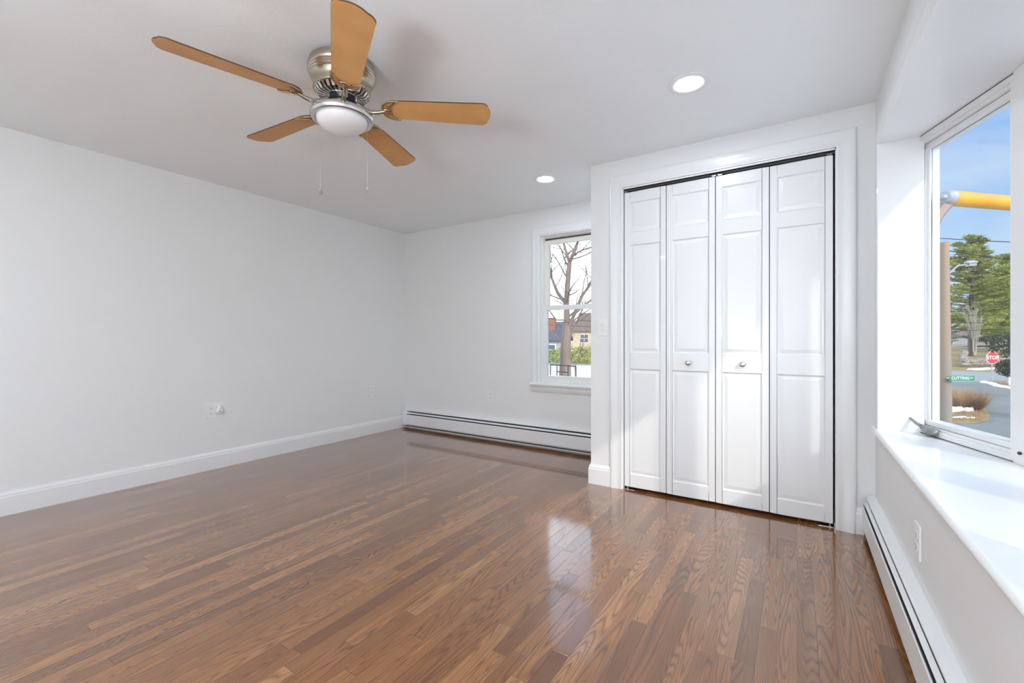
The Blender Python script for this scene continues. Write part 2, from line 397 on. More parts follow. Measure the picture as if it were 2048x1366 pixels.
# track and pivot hardware
m = MB(); m.box(OX0+.005, OX1-.005, DY+.004, DY+.026, OZ-.012, OZ+.001)
tr = m.build('bifold_track', M['heater_in'], label='dark metal sliding track above the closet doors', category='door track')
for xx in (-1.0, -.44, -.405, .15):
    q = MB(); q.box(xx-.012, xx+.012, DY+.002, DY+.024, OZ-.016, OZ-.012); q.tube([(xx, DY+.013, OZ-.012), (xx, DY+.013, DZ1-.002)], .004, 8)
    q.build('pivot_pin', M['chrome'], tr)
for xx, sx, side in ((OX0+.005, 1, 'left'), (OX1-.005, -1, 'right')):
    q = MB(); q.box(xx, xx+sx*.075, DY+.002, DY+.026, 0, .003); q.box(xx, xx+sx*.003, DY+.002, DY+.026, 0, .03)
    r_ = q.build('floor_pivot_bracket', M['chrome'], label='small silver floor pivot bracket under the %s end of the closet doors' % side, category='bracket', group='closet door pivots')
    q = MB(); q.tube([(xx+sx*.022, DY+.014, .003), (xx+sx*.022, DY+.014, .024)], .004, 8); q.build('pivot_pin', M['chrome'], r_)

# ------------------------------------------------------------------ far double-hung window
def rectframe(m, x0, x1, z0, z1, b, y0, y1, bt=None, bb=None):
    bt = b if bt is None else bt; bb = b if bb is None else bb
    m.box(x0, x0+b, y0, y1, z0, z1); m.box(x1-b, x1, y0, y1, z0, z1)
    m.box(x0+b, x1-b, y0, y1, z0, z0+bb); m.box(x0+b, x1-b, y0, y1, z1-bt, z1)
win = MB()
rectframe(win, FWX0-.001, FWX1+.001, FWZ0-.001, FWZ1+.001, .014, YF-.004, YF+.13)
window1 = win.build('window_1', M['trim'], **ST)
fx0, fx1 = FWX0+.013, FWX1-.013
m = MB(); rectframe(m, fx0, fx1, FWZ0+.013, FWZ1-.013, .014, YF+.05, YF+.125); m.build('window_frame', M['vinyl'], window1)
sx0, sx1 = fx0+.012, fx1-.012
m = MB(); rectframe(m, sx0, sx1, 1.325, 2.004, .045, YF+.088, YF+.118, bt=.042, bb=.04); m.build('upper_sash', M['vinyl'], window1, bevel=.002)
m = MB(); rectframe(m, sx0-.003, sx1+.003, .640, 1.365, .045, YF+.056, YF+.086, bt=.045, bb=.048); m.build('lower_sash', M['trim'], window1, bevel=.002)
m = MB(); m.box(sx0+.04, sx1-.04, YF+.101, YF+.105, 1.36, 1.97); m.build('glass_pane', M['glass'], window1)
m = MB(); m.box(sx0+.04, sx1-.04, YF+.069, YF+.073, .68, 1.33); m.build('glass_pane', M['glass'], window1)
m = MB(); m.box(fx0, fx1, YF+.06, YF+.08, .6285, .640); m.box(fx0+.01, fx1-.01, YF+.09, YF+.12, 2.004, 2.02); m.build('weather_strip', M['gasket'], window1)
m = MB()
FC = [(a*.83, b) for a, b in CAS]
m.sweep([(FWX0+.008, YF, .60), (FWX0+.008, YF, FWZ1-.004), (FWX1-.008, YF, FWZ1-.004), (FWX1-.008, YF, .60)], FC, [((-1, 0, 0), (0, -1, 0)), ((-1, 0, 1), (0, -1, 0)), ((1, 0, 1), (0, -1, 0)), ((1, 0, 0), (0, -1, 0))])
m.build('casing', M['trim'], window1, smooth=True)
m = MB(); m.box(FWX0-.085, FWX1+.085, YF-.038, YF+.052, .592, .617); m.build('stool', M['trim'], window1, bevel=.009)
m = MB(); m.sweep([(FWX0-.06, YF, .592), (FWX1+.06, YF, .592)], [(0, 0), (.020, 0), (.020, -.008), (.014, -.014), (.016, -.03), (.012, -.05), (.005, -.062), (0, -.064)], [((0, -1, 0), (0, 0, 1))]*2); m.build('apron', M['trim'], window1)

# ------------------------------------------------------------------ bow window on the right wall
A1 = R(18.7)
units = []; posts = []
p = Vector((.46, 2.86)); angs = [A1, R(6.3), -R(6.3), -A1]; PW = .055; UL = [.60, .62, .62, .60]
front = [Vector(p)]
for i, (a_, ul) in enumerate(zip(angs, UL)):
    u_ = Vector((math.sin(a_), -math.cos(a_)))
    units.append((Vector(p), a_, ul)); p = p+u_*ul; front.append(Vector(p))
    if i < 3:
        am = (a_+angs[i+1])/2; um = Vector((math.sin(am), -math.cos(am))); posts.append((Vector(p), am)); p = p+um*PW; front.append(Vector(p))
bend = Vector(p)
outer = [q+Vector((.16, 0)) for q in front]
poly = [(XR, BAY0), (front[0].x, front[0].y)]
def bay_slab(name, z0, z1, xin, mname, **kw):
    pl = [(xin, BAY0+.001), (XR, BAY0+.001)] if xin < XR-.001 else [(XR, BAY0+.001)]
    pts = pl+[(front[0].x, front[0].y+.02), (outer[0].x, outer[0].y+.1)]+[(q.x, q.y) for q in outer[1:-1]]+[(outer[-1].x, outer[-1].y-.1), (bend.x, bend.y-.02), (XR, BAY1-.001)]
    if xin < XR-.001: pts.append((xin, BAY1-.001))
    m = MB(); m.prism(pts, z0, z1); return m.build(name, M[mname], **kw)
bay_slab('trim_3', SILL-.029, SILL, XR, 'trim', **ST)                 # window seat board
bay_slab('trim_4', HEAD, HEAD+.05, XR-.0, 'trim', **ST)               # soffit board
# nosing with bull nose and cove below
y0n, y1n = BAY0+.075, BAY1-.075
m = MB(); pr = [(0, 0)]+[(.022+.013*math.sin(t), -.013+.013*math.cos(t)) for t in [PI*k/10 for k in range(11)]]+[(.020, -.027), (.019, -.034), (.012, -.046), (.008, -.052), (0, -.052)]
m.sweep([(XR, y0n, SILL), (XR, y1n, SILL)], pr, [((-1, 0, 0), (0, 0, 1))]*2); m.build('trim_5', M['trim'], smooth=True, **ST)
# casing around bay opening
BC = [(0, 0), (0, .014), (.005, .018), (.011, .018), (.015, .012), (.05, .012), (.076, .017), (.086, .016), (.09, .010), (.09, 0)]
m = MB(); m.sweep([(XR, BAY0, SILL+.001), (XR, BAY0, HEAD), (XR, BAY1, HEAD), (XR, BAY1, SILL+.001)], BC, [((0, 1, 0), (-1, 0, 0)), ((0, 1, 1), (-1, 0, 0)), ((0, -1, 1), (-1, 0, 0)), ((0, -1, 0), (-1, 0, 0))])
m.build('trim_6', M['trim'], smooth=True, **ST)
# side jamb boards of the bow
m = MB(); m.prism([(XR, BAY0), (front[0].x, front[0].y), (front[0].x+.09, front[0].y+.03), (front[0].x+.09, front[0].y+.15), (XR, BAY0+.15)], SILL-.02, HEAD+.02); m.build('trim_7', M['trim'], **ST)
m = MB(); m.prism([(XR, BAY1), (bend.x, bend.y), (bend.x+.09, bend.y-.03), (bend.x+.09, bend.y-.15), (XR, BAY1-.15)], SILL-.02, HEAD+.02); m.build('trim_8', M['trim'], **ST)
# mullion posts
for i, (q, am) in enumerate(posts):
    um = Vector((math.sin(am), -math.cos(am))); wm = Vector((math.cos(am), math.sin(am)))
    m = MB(); m.prism([tuple(q-um*.004-wm*.006), tuple(q+um*(PW+.004)-wm*.006), tuple(q+um*(PW+.012)+wm*.10), tuple(q-um*.012+wm*.10)], SILL, HEAD)
    o = m.build('trim_%d' % (9+i), M['trim'], bevel=.002, **ST)
    if i == 0:
        b_ = MB(); c_ = q+um*.036-wm*.010
        b_.ball((c_.x, c_.y, SILL+.042), .006, 10); b_.build('screw_cover', M['dark'], o)

def casement(ul, idx, sg=1):
    """local: x along the unit, y out of the room, z up"""
    z0, z1 = SILL+.004, HEAD-.004
    m = MB()
    rectframe(m, .002, ul-.002, z0, z1, .022, 0, .10)
    rectframe(m, .022, ul-.022, z0+.020, z1-.020, .012, .012, .09)
    o = m.build('window_%d' % idx, M['trim'], bevel=.0015, **ST)
    m = MB()
    rectframe(m, .036, ul-.036, z0+.034, z1-.034, .022, .030, .085)
    rectframe(m, .050, ul-.050, z0+.036, z1-.045, .022, .040, .080, bb=.012, bt=.014)
    m.build('sash', M['trim'], o, bevel=.002)
    m = MB(); rectframe(m, .070, ul-.070, z0+.046, z1-.0575, .002, .0478, .0502); m.build('glazing_gasket', M['gasket'], o)
    m = MB(); m.box(.072, ul-.072, .050, .054, z0+.048, z1-.059); m.build('glass_pane', M['glass'], o)
    m = MB(); m.box(.002, ul-.002, .002, .09, z0-.004, z0); m.box(.002, ul-.002, .002, .09, z1, z1+.004); m.build('weather_strip', M['gasket'], o)
    # crank operator on the lower frame
    cu = .165 if sg > 0 else ul-.165
    q = MB(); q.ball((cu, -.012, z0+.023), .029, 20, (1.7, .75, .74)); q.box(cu-.04, cu+.04, -.010, .004, z0+.004, z0+.030)
    cv = q.build('crank_handle', M['crank'], o, smooth=True); cv['label'] = 'grey metal crank operator'
    def K(dx, y_, dz): return (cu+sg*dx, y_, z0+dz)
    q = MB(); q.tube([K(-.028, -.020, .026), K(-.030, -.026, .040)], .011, 14)
    q.tube([K(-.030, -.027, .038), K(-.060, -.028, .043), K(-.095, -.030, .057), K(-.118, -.032, .067)], [.008, .007, .0055, .005], 10)
    q.tube([K(-.114, -.032, .064), K(-.124, -.033, .071), K(-.150, -.036, .083)], [.0068, .006, .006], 12)
    q.build('folding_arm', M['crank'], cv, smooth=True)
    return o
for i, (q, a_, ul) in enumerate(units):
    o = casement(ul, i+2, 1 if i == 0 else -1)
    # local x -> (sin a, -cos a); local y -> (cos a, sin a)
    o.location = (q.x, q.y, 0); o.rotation_euler = (0, 0, a_-PI/2)

# window light portals (they only guide sampling of the sky)
def portal(c, nrm, sx, sy):
    d = bpy.data.lights.new('sky_portal', 'AREA'); d.shape = 'RECTANGLE'; d.size = sx; d.size_y = sy; d.cycles.is_portal = True
    o = bpy.data.objects.new('sky_portal', d); C.objects.link(o); o.location = c; o.rotation_euler = Vector(nrm).to_track_quat('-Z', 'Y').to_euler()
for q, a_, ul in units:
    u_ = Vector((math.sin(a_), -math.cos(a_))); w_ = Vector((math.cos(a_), math.sin(a_))); c_ = q+u_*ul/2+w_*.11
    portal((c_.x, c_.y, (SILL+HEAD)/2), (-w_.x, -w_.y, 0), ul, HEAD-SILL)
portal(((FWX0+FWX1)/2, YF+.14, (FWZ0+FWZ1)/2), (0, -1, 0), FWX1-FWX0, FWZ1-FWZ0)

# ------------------------------------------------------------------ baseboard heaters
def heater(root, L0, L1, T, extra):
    """local: x = distance from wall, y along the run; T maps to world"""
    def sw(prof, y0, y1):
        m = MB(); m.M = T; m.sweep([(0, y0, 0), (0, y1, 0)], prof, [((1, 0, 0), (0, 0, 1))]*2); return m
    sw([(.0005, .012), (.004, .012), (.004, .205), (.0005, .205)], L0, L1).build('back_plate', M['heater_in'], root)  # greyish plate coloured near black, the slot shade put into it
    sw([(.004, .030), (.034, .030), (.034, .036), (.004, .036)], L0, L1).build('lower_ledge', M['heater_back'], root)
    sw([(.0005, .219), (.004, .2195), (.034, .2115), (.040, .206), (.0405, .201), (.037, .203), (.033, .2075), (.004, .213), (.0005, .213)], L0, L1).build('hood', M['heater'], root)
    sw([(.006, .045), (.006, .145), (.046, .145), (.046, .045)], L0+.02, L1-.02).build('fin_cover', M['heater_in'], root)
    sw([(.037, .184), (.038, .186), (.050, .173), (.049, .171)], L0+.03, L1-.03).build('damper', M['heater'], root)
    sw([(.050, .156), (.054, .160), (.057, .156), (.057, .050), (.053, .040), (.047, .036), (.047, .040), (.051, .046), (.053, .152)], L0, L1).build('front_panel', M['heater'], root)
    for (a0, a1) in extra:
        m = MB(); m.M = T
        m.sweep([(0, a0, 0), (0, a1, 0)], [(0, .035), (.058, .035), (.058, .168), (.046, .206), (.036, .2125), (.004, .2225), (0, .2225)], [((1, 0, 0), (0, 0, 1))]*2)
        m.build('end_cap', M['heater'], root, bevel=.004)
r_ = group_root('baseboard_heater', (-2.6, YF, 0), label='white baseboard heater along the far wall under the double-hung window', cat='heater', group='baseboard heaters')
T = Matrix(((0, 1, 0, 0), (-1, 0, 0, 0), (0, 0, 1, 0), (0, 0, 0, 1)))
heater(r_, XL+.02+2.6, XC-.02+2.6, T, [(XL+.018+2.6, XL+.085+2.6)])
r_ = group_root('baseboard_heater', (XR, 1.0, 0), label='white baseboard heater along the right wall below the window seat', cat='heater', group='baseboard heaters')
T = Matrix(((-1, 0, 0, 0), (0, 1, 0, 0), (0, 0, 1, 0), (0, 0, 0, 1)))
heater(r_, -2.4, YC-.006-1.0, T, [(-2.45, -2.38)])

# ------------------------------------------------------------------ outlets and switch (local: x right, y out of the wall, z up)
def rounded(w_, h_, r_, n=5):
    pts = []
    for cx_, cz_, a0 in ((w_/2-r_, h_/2-r_, 0), (-w_/2+r_, h_/2-r_, 90), (-w_/2+r_, -h_/2+r_, 180), (w_/2-r_, -h_/2+r_, 270)):
        for k in range(n+1): a_ = R(a0+90*k/n); pts.append((cx_+r_*math.cos(a_), cz_+r_*math.sin(a_)))
    return pts
def slab(m, pts, y0, y1, cx_=0, cz_=0, ins=0.0):
    n = len(pts); vs = [(p[0]+cx_, y0, p[1]+cz_) for p in pts]
    k = 1-ins
    vs += [(p[0]*k+cx_, y1, p[1]*k+cz_) for p in pts]
    m.add(vs, [list(range(n))[::-1], list(range(n, 2*n))]+[(i, (i+1) % n, n+(i+1) % n, n+i) for i in range(n)])
def duplex(root, cx_=0):
    for cz_ in (.0195, -.0195):
        m = MB(); slab(m, rounded(.034, .029, .010), .0045, .0075, cx_, cz_); f = m.build('receptacle', M['plastic'], root)
        q = MB()
        q.box(cx_-.0085, cx_-.0060, .0065, .0078, cz_-.001, cz_+.0075); q.box(cx_+.0060, cx_+.0085, .0065, .0078, cz_, cz_+.007)
        q.M = Matrix.Translation((cx_, .0072, cz_-.0075)) @ Matrix.Rotation(-PI/2, 4, 'X'); q.lathe([(0, .0006), (.0028, .0006), (.0028, -.0006), (0, -.0006)], 12)
        q.build('socket_slot', M['dark'], f)
def plate(root, w_, h_):
    m = MB(); slab(m, rounded(w_, h_, .004), 0, .0055, ins=.03); m.build('cover_plate', M['plastic'], root)
def wall_item(name, loc, rz, label, cat, group=None):
    return group_root(name, loc, rz, label, cat, group)
o = wall_item('wall_outlet', (XL+.0005, 1.674, .467), -PI/2, 'double-gang white outlet plate low on the left wall with a plug-in freshener', 'outlet')
plate(o, .122, .122); duplex(o, -.025); duplex(o, .025)
f = group_root('air_freshener', (XL+.008, 1.705, .462), -PI/2, label='white teardrop plug-in air freshener in the left wall outlet', cat='air freshener')
m = MB(); tp = []
for k in range(28):
    a_ = 2*PI*k/28; rr = .021; x_ = rr*math.cos(a_); z_ = rr*1.15*math.sin(a_)
    if z_ > 0: z_ *= 1.75; x_ *= (1-.55*(z_/(.021*2.01)))
    tp.append((x_*1.15, z_))
slab(m, tp, 0, .018, 0, 0, 0.0); slab(m, tp, .018, .026, 0, 0, .25); m.build('body', M['plastic'], f, bevel=.002)
m = MB(); slab(m, rounded(.020, .006, .003), .0255, .0268, .002, -.004); mk = m.build('grey_mark', M['greyp'], f)
for loc, rz, lb in (((XL+.0005, 3.227, .478), -PI/2, 'single white outlet on the left wall close to the far corner'),
                    ((-2.672, YF-.0005, .452), PI, 'single white outlet on the far wall between the heater and the window'),
                    ((XR-.0005, 2.0, .358), PI/2, 'single white outlet on the right wall between sill and heater')):
    o = wall_item('wall_outlet', loc, rz, lb, 'outlet', 'single outlets'); plate(o, .074, .118); duplex(o)
o = wall_item('light_switch', (-1.166, YC-.0005, 1.123), PI, 'white rocker light switch on the closet wall beside the door casing', 'light switch')
plate(o, .074, .120)
m = MB(); slab(m, rounded(.033, .066, .002), .005, .0062); m.build('switch_bezel', M['plastic'], o)
m = MB(); m.add([(-.015, .006, -.031), (.015, .006, -.031), (.015, .0065, .031), (-.015, .0065, .031), (-.015, .0068, -.031), (.015, .0068, -.031), (.015, .0115, .031), (-.015, .0115, .031)], [(0, 3, 2, 1), (4, 5, 6, 7), (0, 1, 5, 4), (1, 2, 6, 5), (2, 3, 7, 6), (3, 0, 4, 7)]); m.build('rocker', M['plastic'], o, bevel=.001)

# ------------------------------------------------------------------ recessed ceiling lights
def downlight(x, y, label, lens='lens'):
    r_ = group_root('recessed_light', (x, y, H), label=label, cat='ceiling light', group='recessed ceiling lights')
    m = MB(); m.lathe([(.094, -.0004), (.094, -.004), (.088, -.0065), (.066, -.0045), (.0585, -.002), (.0585, -.0004), (.094, -.0004)], 48); m.build('trim_ring', M['plastic'], r_, smooth=True)
    m = MB(); m.lathe([(0, -.0028), (.0585, -.0028), (.0585, -.0008), (0, -.0008)], 48); m.build('lens', M[lens], r_)
downlight(-.447, 2.279, 'round recessed ceiling light in front of the closet, the nearer and larger of two')
downlight(-1.650, 3.032, 'round recessed ceiling light near the far window, the farther and smaller of two')
downlight(-1.75, -.85, 'round recessed fill light added behind the viewer, middle of the unseen near row', 'lens_fill')  # this and the next are unseen lamps added to brighten the room
downlight(-2.95, -.75, 'round recessed fill light added near the left wall, unseen behind the viewer', 'lens_fill')
fl = group_root('fill_lamp', (-.75, -1.1, 0), label='slim fill lamp with an opal globe, added unseen behind the viewer', cat='floor lamp')  # invented lamp out of view, lifts the ceiling and walls
m = MB(); m.lathe([(0, 0), (.14, 0), (.14, .012), (.12, .022), (.02, .03), (.012, .05), (0, .05)], 40); m.build('base', M['nickel'], fl, smooth=True)
m = MB(); m.tube([(0, 0, .04), (0, 0, .97)], .010, 12); m.lathe([(.010, .93), (.045, .95), (.050, .97), (0, .97)], 24); m.build('pole', M['nickel'], fl, smooth=True)
m = MB(); m.ball((0, 0, 1.15), .20, 32); m.build('globe_shade', M['globe'], fl, smooth=True)

# ------------------------------------------------------------------ ceiling fan
FC_ = Vector((-1.739, 1.267, 0)); BZ = 2.097
fan = group_root('ceiling_fan', (FC_.x, FC_.y, H), label='flush-mount ceiling fan with five maple blades and a frosted glass light', cat='ceiling fan')
z = lambda v: v-H
m = MB(); m.lathe([(.0, z(2.2895)), (.128, z(2.2895)), (.142, z(2.279)), (.1475, z(2.262)), (.1475, z(2.246)), (.143, z(2.240)), (.145, z(2.235)), (.140, z(2.229)), (.141, z(2.224)), (.136, z(2.218)), (.137, z(2.213)), (.131, z(2.207)), (.125, z(2.19)), (.122, z(2.172)), (.124, z(2.166)), (.122, z(2.160)), (.116, z(2.157)), (.11, z(2.158))], 72)
m.build('motor_housing', M['nickel'], fan, smooth=True)
m = MB()
n = 30
for k in range(n):                               # fins of the vent ring
    a0 = 2*PI*k/n; a1 = a0+2*PI/n*.58
    def P(r__, zz, a_): return (r__*math.cos(a_), r__*math.sin(a_), z(zz))
    vs = [P(.117, 2.158, a0), P(.117, 2.158, a1), P(.102, 2.139, a1), P(.102, 2.139, a0), P(.070, 2.133, a0), P(.070, 2.133, a1), P(.115, 2.161, a0), P(.115, 2.161, a1), P(.070, 2.140, a1), P(.070, 2.140, a0)]
    m.add(vs, [(0, 1, 2, 3), (3, 2, 5, 4), (6, 9, 8, 7), (0, 3, 4, 9, 6), (1, 7, 8, 5, 2), (0, 6, 7, 1), (4, 5, 8, 9)])
m.lathe([(.074, z(2.133)), (.074, z(2.130)), (.067, z(2.130)), (.067, z(2.142)), (.074, z(2.142))], 48)
m.build('vent_ring', M['chrome'], fan)
m = MB(); m.lathe([(0, z(2.162)), (.112, z(2.162)), (.112, z(2.156)), (.098, z(2.146)), (.072, z(2.143)), (.066, z(2.138)), (.066, z(2.112)), (.060, z(2.106)), (0, z(2.106))], 48)
m.build('flywheel', M['motor'], fan, smooth=True)
m = MB(); m.lathe([(0, z(2.108)), (.052, z(2.108)), (.052, z(2.080)), (.058, z(2.076)), (.06, z(2.066))], 48)
m.build('switch_cup', M['chrome'], fan, smooth=True)
m = MB(); m.lathe([(.05, z(2.078)), (.085, z(2.0765)), (.118, z(2.072)), (.131, z(2.064)), (.1375, z(2.053)), (.1375, z(2.044)), (.132, z(2.036)), (.122, z(2.033)), (.114, z(2.035)), (.111, z(2.041)), (.108, z(2.05))], 72)
m.build('light_ring', M['chrome'], fan, smooth=True)
m = MB(); m.lathe([(.112, z(2.046))]+[(.112*math.cos(t), z(2.040-.060*math.sin(t))) for t in [PI/2*k/12 for k in range(12)]]+[(0.0005, z(1.98))], 64)
m.build('glass_bowl', M['bowl'], fan, smooth=True)
for (ro, fo, ze, big, lb) in ((-.108, .016, 1.721, 1, 'pull chain with a flat round grey pendant'), (.106, .02, 1.735, 0, 'pull chain with a tiny bell end')):
    c_ = RT*ro+FW*fo; q = MB()
    q.tube([(c_.x*.95, c_.y*.95, z(2.045)), (c_.x, c_.y, z(2.036)), (c_.x, c_.y, z(ze))], .0006, 6)
    zz = 2.034
    while zz > ze: q.ball((c_.x, c_.y, z(zz)), .0011, 6); zz -= .0048
    pc = q.build('pull_chain', M['chrome'], fan); pc['label'] = lb
    q = MB()
    if big:
        q.ball((c_.x, c_.y, z(ze-.006)), .0135, 16, (1, .55, 1))
    else: q.lathe([(0, .004), (.0035, .002), (.0025, -.008), (.0045, -.012), (.005, -.018), (0, -.02)], 12, (c_.x, c_.y, z(ze)))
    q.build('chain_pendant', M['greyp'] if big else M['chrome'], pc, smooth=True)
# one blade with its ornate iron, then copies
r0, r1 = .178, .6735
def half(x_):                                    # half width along the blade
    return .055+.0155*(x_-r0)/(r1-r0)
out = []
for k in range(13):                              # rounded root
    t = PI/2+PI*k/12; out.append((r0+.055+.055*math.cos(t)*1.0, .056*math.sin(t)))
hw = half(r1); cr_ = .030
tip = []
for k in range(7): t = -PI/2+PI/2*k/6; tip.append((r1-.012-cr_+cr_*math.cos(t), -hw+cr_+cr_*math.sin(t)))
for k in range(1, 8): yy = (-hw+cr_)+(2*(hw-cr_))*k/8; tip.append((r1-.012+.012*(1-(yy/(hw-cr_))**2), yy))
for k in range(7): t = PI/2*k/6; tip.append((r1-.012-cr_+cr_*math.cos(t), hw-cr_+cr_*math.sin(t)))
out += tip
PITCH = Matrix.Rotation(R(-12), 4, 'X')
def make_blade(ang):
    Rz = Matrix.Rotation(ang, 4, 'Z') @ Matrix.Translation((0, 0, z(BZ)))
    arm = MB(); arm.M = Rz
    arm.tube([(.050, 0, .024), (.075, 0, .012), (.100, 0, -.008), (.130, 0, -.019), (.160, 0, -.017), (.190, 0, -.008)], [.011, .010, .0095, .009, .0085, .008], 10)
    arm.box(.045, .066, -.018, .018, .016, .040)
    a_ob = arm.build('blade_arm', M['nickel'], fan, smooth=True)
    RP = Rz @ PITCH
    bl = MB(); bl.M = RP; bl.prism(out, -.0032, .0032); b_ob = bl.build('fan_blade', M['blade'], fan)
    n_ = len(out); e_ = MB(); e_.M = RP
    cxm = .43
    eo = [(cxm+(x_-cxm)*1.0016, y_*1.008) for x_, y_ in out]
    e_.add([(x_, y_, -.0028) for x_, y_ in eo]+[(x_, y_, .0035) for x_, y_ in eo], [(i, (i+1) % n_, n_+(i+1) % n_, n_+i) for i in range(n_)])
    eb = e_.build('blade_edge', M['blade_edge'], b_ob); eb['label'] = 'dark brown edge band'
    # crescent iron under the root
    ir = MB(); ir.M = RP @ Matrix.Translation((0, 0, -.0035))
    arc_o = []; arc_i = []
    for k in range(17):
        t = PI/2+PI*k/16
        s_ = -math.cos(t)                         # 0 at the horns, 1 at the root
        arc_o.append((r0+.058+.061*math.cos(t)+(.020 if k in (0, 16) else 0), .059*math.sin(t)))
        y_ = .059*math.sin(t)*.94; q_ = abs(y_)/.0555
        xi = r0+.030+.034*q_**1.5+.012*math.exp(-(y_/.010)**2)-.006*math.exp(-((abs(y_)-.022)/.009)**2)
        arc_i.append((xi if k not in (0, 16) else arc_o[-1][0], y_))
    ir.tube([(x_, y_, -.002) for x_, y_ in arc_o], .0034, 8); ir.tube([(x_, y_, -.003) for x_, y_ in arc_i], .0030, 8)
    for yy in (-.026, -.012, .012, .026):
        ir.tube([(r0+.010+abs(yy)*.35, yy, -.003), (r0+.034+abs(yy)*.4, yy*.8, -.003)], .0022, 6)
    ir.ball((r0+.016, 0, -.004), .011, 12, (1.6, .8, .35))
    ir.build('ornate_bracket', M['nickel_dark'], a_ob, smooth=True)
for k in range(5): make_blade(R(255.09+72*k))

# ================================================================== OUTSIDE
GZ = -1.86; EYE = HC-GZ                           # street level below the camera
def gp(px, py, lift=0.0):
    d = (EYE-lift)*FPX/(py-HORY); return at(px, py, d)
M['asphalt'] = mat('asphalt', (.155, .165, .152), .8, var=(.5, (.195, .205, .188)))
M['asphalt2'] = mat('far_road', (.27, .275, .28), .8)
M['lawn'] = mat('winter_lawn', (.32, .22, .095), .9, var=(.35, (.22, .17, .075)), bump=(8, .5, .05))
M['snow'] = mat('snow', (.80, .81, .83), .7, bump=(6, .4, .05))
M['bark'] = mat('tree_bark', (.17, .12, .09), .9, var=(3, (.27, .20, .16), (1, 1, .2)))
M['bark2'] = mat('pale_bark', (.40, .35, .28), .9)
M['pinebark'] = mat('pine_bark', (.10, .075, .06), .9)
M['needle'] = mat('pine_needles', (.22, .27, .06), .7, var=(.55, (.40, .40, .10)))
M['needle2'] = mat('dark_needles', (.12, .18, .07), .7, var=(.55, (.20, .24, .08)))
M['polewood'] = mat('pole_wood', (.34, .23, .155), .85, var=(2.5, (.25, .215, .175), (1, 1, .08)))
M['wire'] = mat('wire', (.03, .03, .035), .6)
M['yellow'] = mat('yellow_paint', (.74, .36, .008), .35, coat=.3, var=(2, (.66, .29, .006), (1, 1, 1)))
M['galv'] = mat('galvanised', (.34, .35, .37), .5, metal=.2)
M['rust'] = mat('rusty_bracket', (.30, .22, .19), .6, metal=.3)
M['red'] = mat('sign_red', (.52, .03, .045), .5)
M['white'] = mat('sign_white', (.75, .75, .75), .5)
M['green'] = mat('sign_green', (.01, .22, .11), .5)
M['stone'] = mat('field_stone', (.20, .17, .14), .9, var=(3, (.38, .34, .29)))
M['hay'] = mat('dry_grass', (.45, .27, .11), .85, var=(6, (.28, .15, .075)))
M['shrub'] = mat('dark_shrub', (.03, .045, .025), .8)
M['siding'] = mat('grey_siding', (.38, .37, .37), .7)
M['siding2'] = mat('cream_siding', (.58, .46, .30), .7)
M['brick'] = mat('brick_red', (.32, .13, .085), .8)
M['slate'] = mat('roof_slate', (.11, .105, .13), .8)
M['roofb'] = mat('roof_brown', (.19, .13, .10), .8)
M['fence'] = mat('white_fence', (.75, .75, .75), .6)
M['iron'] = mat('dark_rail', (.05, .045, .05), .5)
M['winglass'] = mat('house_window', (.10, .12, .14), .15)
M['hillm'] = mat('far_hill', (.20, .155, .125), .95, var=(.05, (.25, .21, .18)))
M['yard'] = mat('yard_ground', (.38, .33, .27), .9, var=(.25, (.62, .62, .63)), bump=(4, .4, .05))

def ground(name, pts, z0, matn, label, cat, **kw):
    m = MB(); m.prism([(q.x, q.y) for q in pts], z0-.06, z0); return m.build(name, M[matn], kind='structure', **kw)
# snow added on the unseen side yard, bounces light up to the ceiling
m = MB(); m.prism([(2.0, -30), (26, -30), (24, -4), (15, 4), (9, 6.5), (4.5, 7.0), (2.0, 6.2)], GZ, GZ+.08); m.build('snow_bounce', M['snow'], label='unseen snow added below the bow window to bounce light indoors', category='snow')
# big lawn base
m = MB(); m.box(-70, 140, YF+.6, 220, GZ-.3, GZ); m.box(1.6, 140, -60, YF+.6, GZ-.3, GZ)
m.build('lawn', M['lawn'], kind='structure')
# near street, running past the house to the right of the island and curving away
near = [gp(1790, 1060), gp(1800, 835), gp(1846, 800), gp(1860, 772), gp(1872, 763), gp(1925, 763), gp(1955, 764), gp(1970, 768), gp(2000, 776), gp(2060, 790), gp(2300, 830), gp(2600, 900), gp(2300, 1500)]
isl = [gp(1862, 780), gp(1900, 779), gp(1925, 795), gp(1950, 806), gp(1968, 818), gp(1981, 832), gp(1975, 842), gp(1950, 847), gp(1905, 849), gp(1850, 848), gp(1838, 815)]
ground('street', near, GZ+.02, 'asphalt', 'grey asphalt street curving away below the bow window', 'street')
ground('grass_island', isl, GZ+.07, 'lawn', 'brown grass island at the foot of the wooden utility pole', 'grass')
cross = [gp(1700, 742), gp(1880, 740), gp(1925, 744), gp(2060, 748), gp(2300, 752), gp(2300, 764), gp(2060, 762), gp(1985, 761), gp(1960, 764), gp(1870, 764), gp(1700, 766)]
ground('cross_street', cross, GZ+.03, 'asphalt2', 'pale grey cross street running behind the stop sign', 'street')
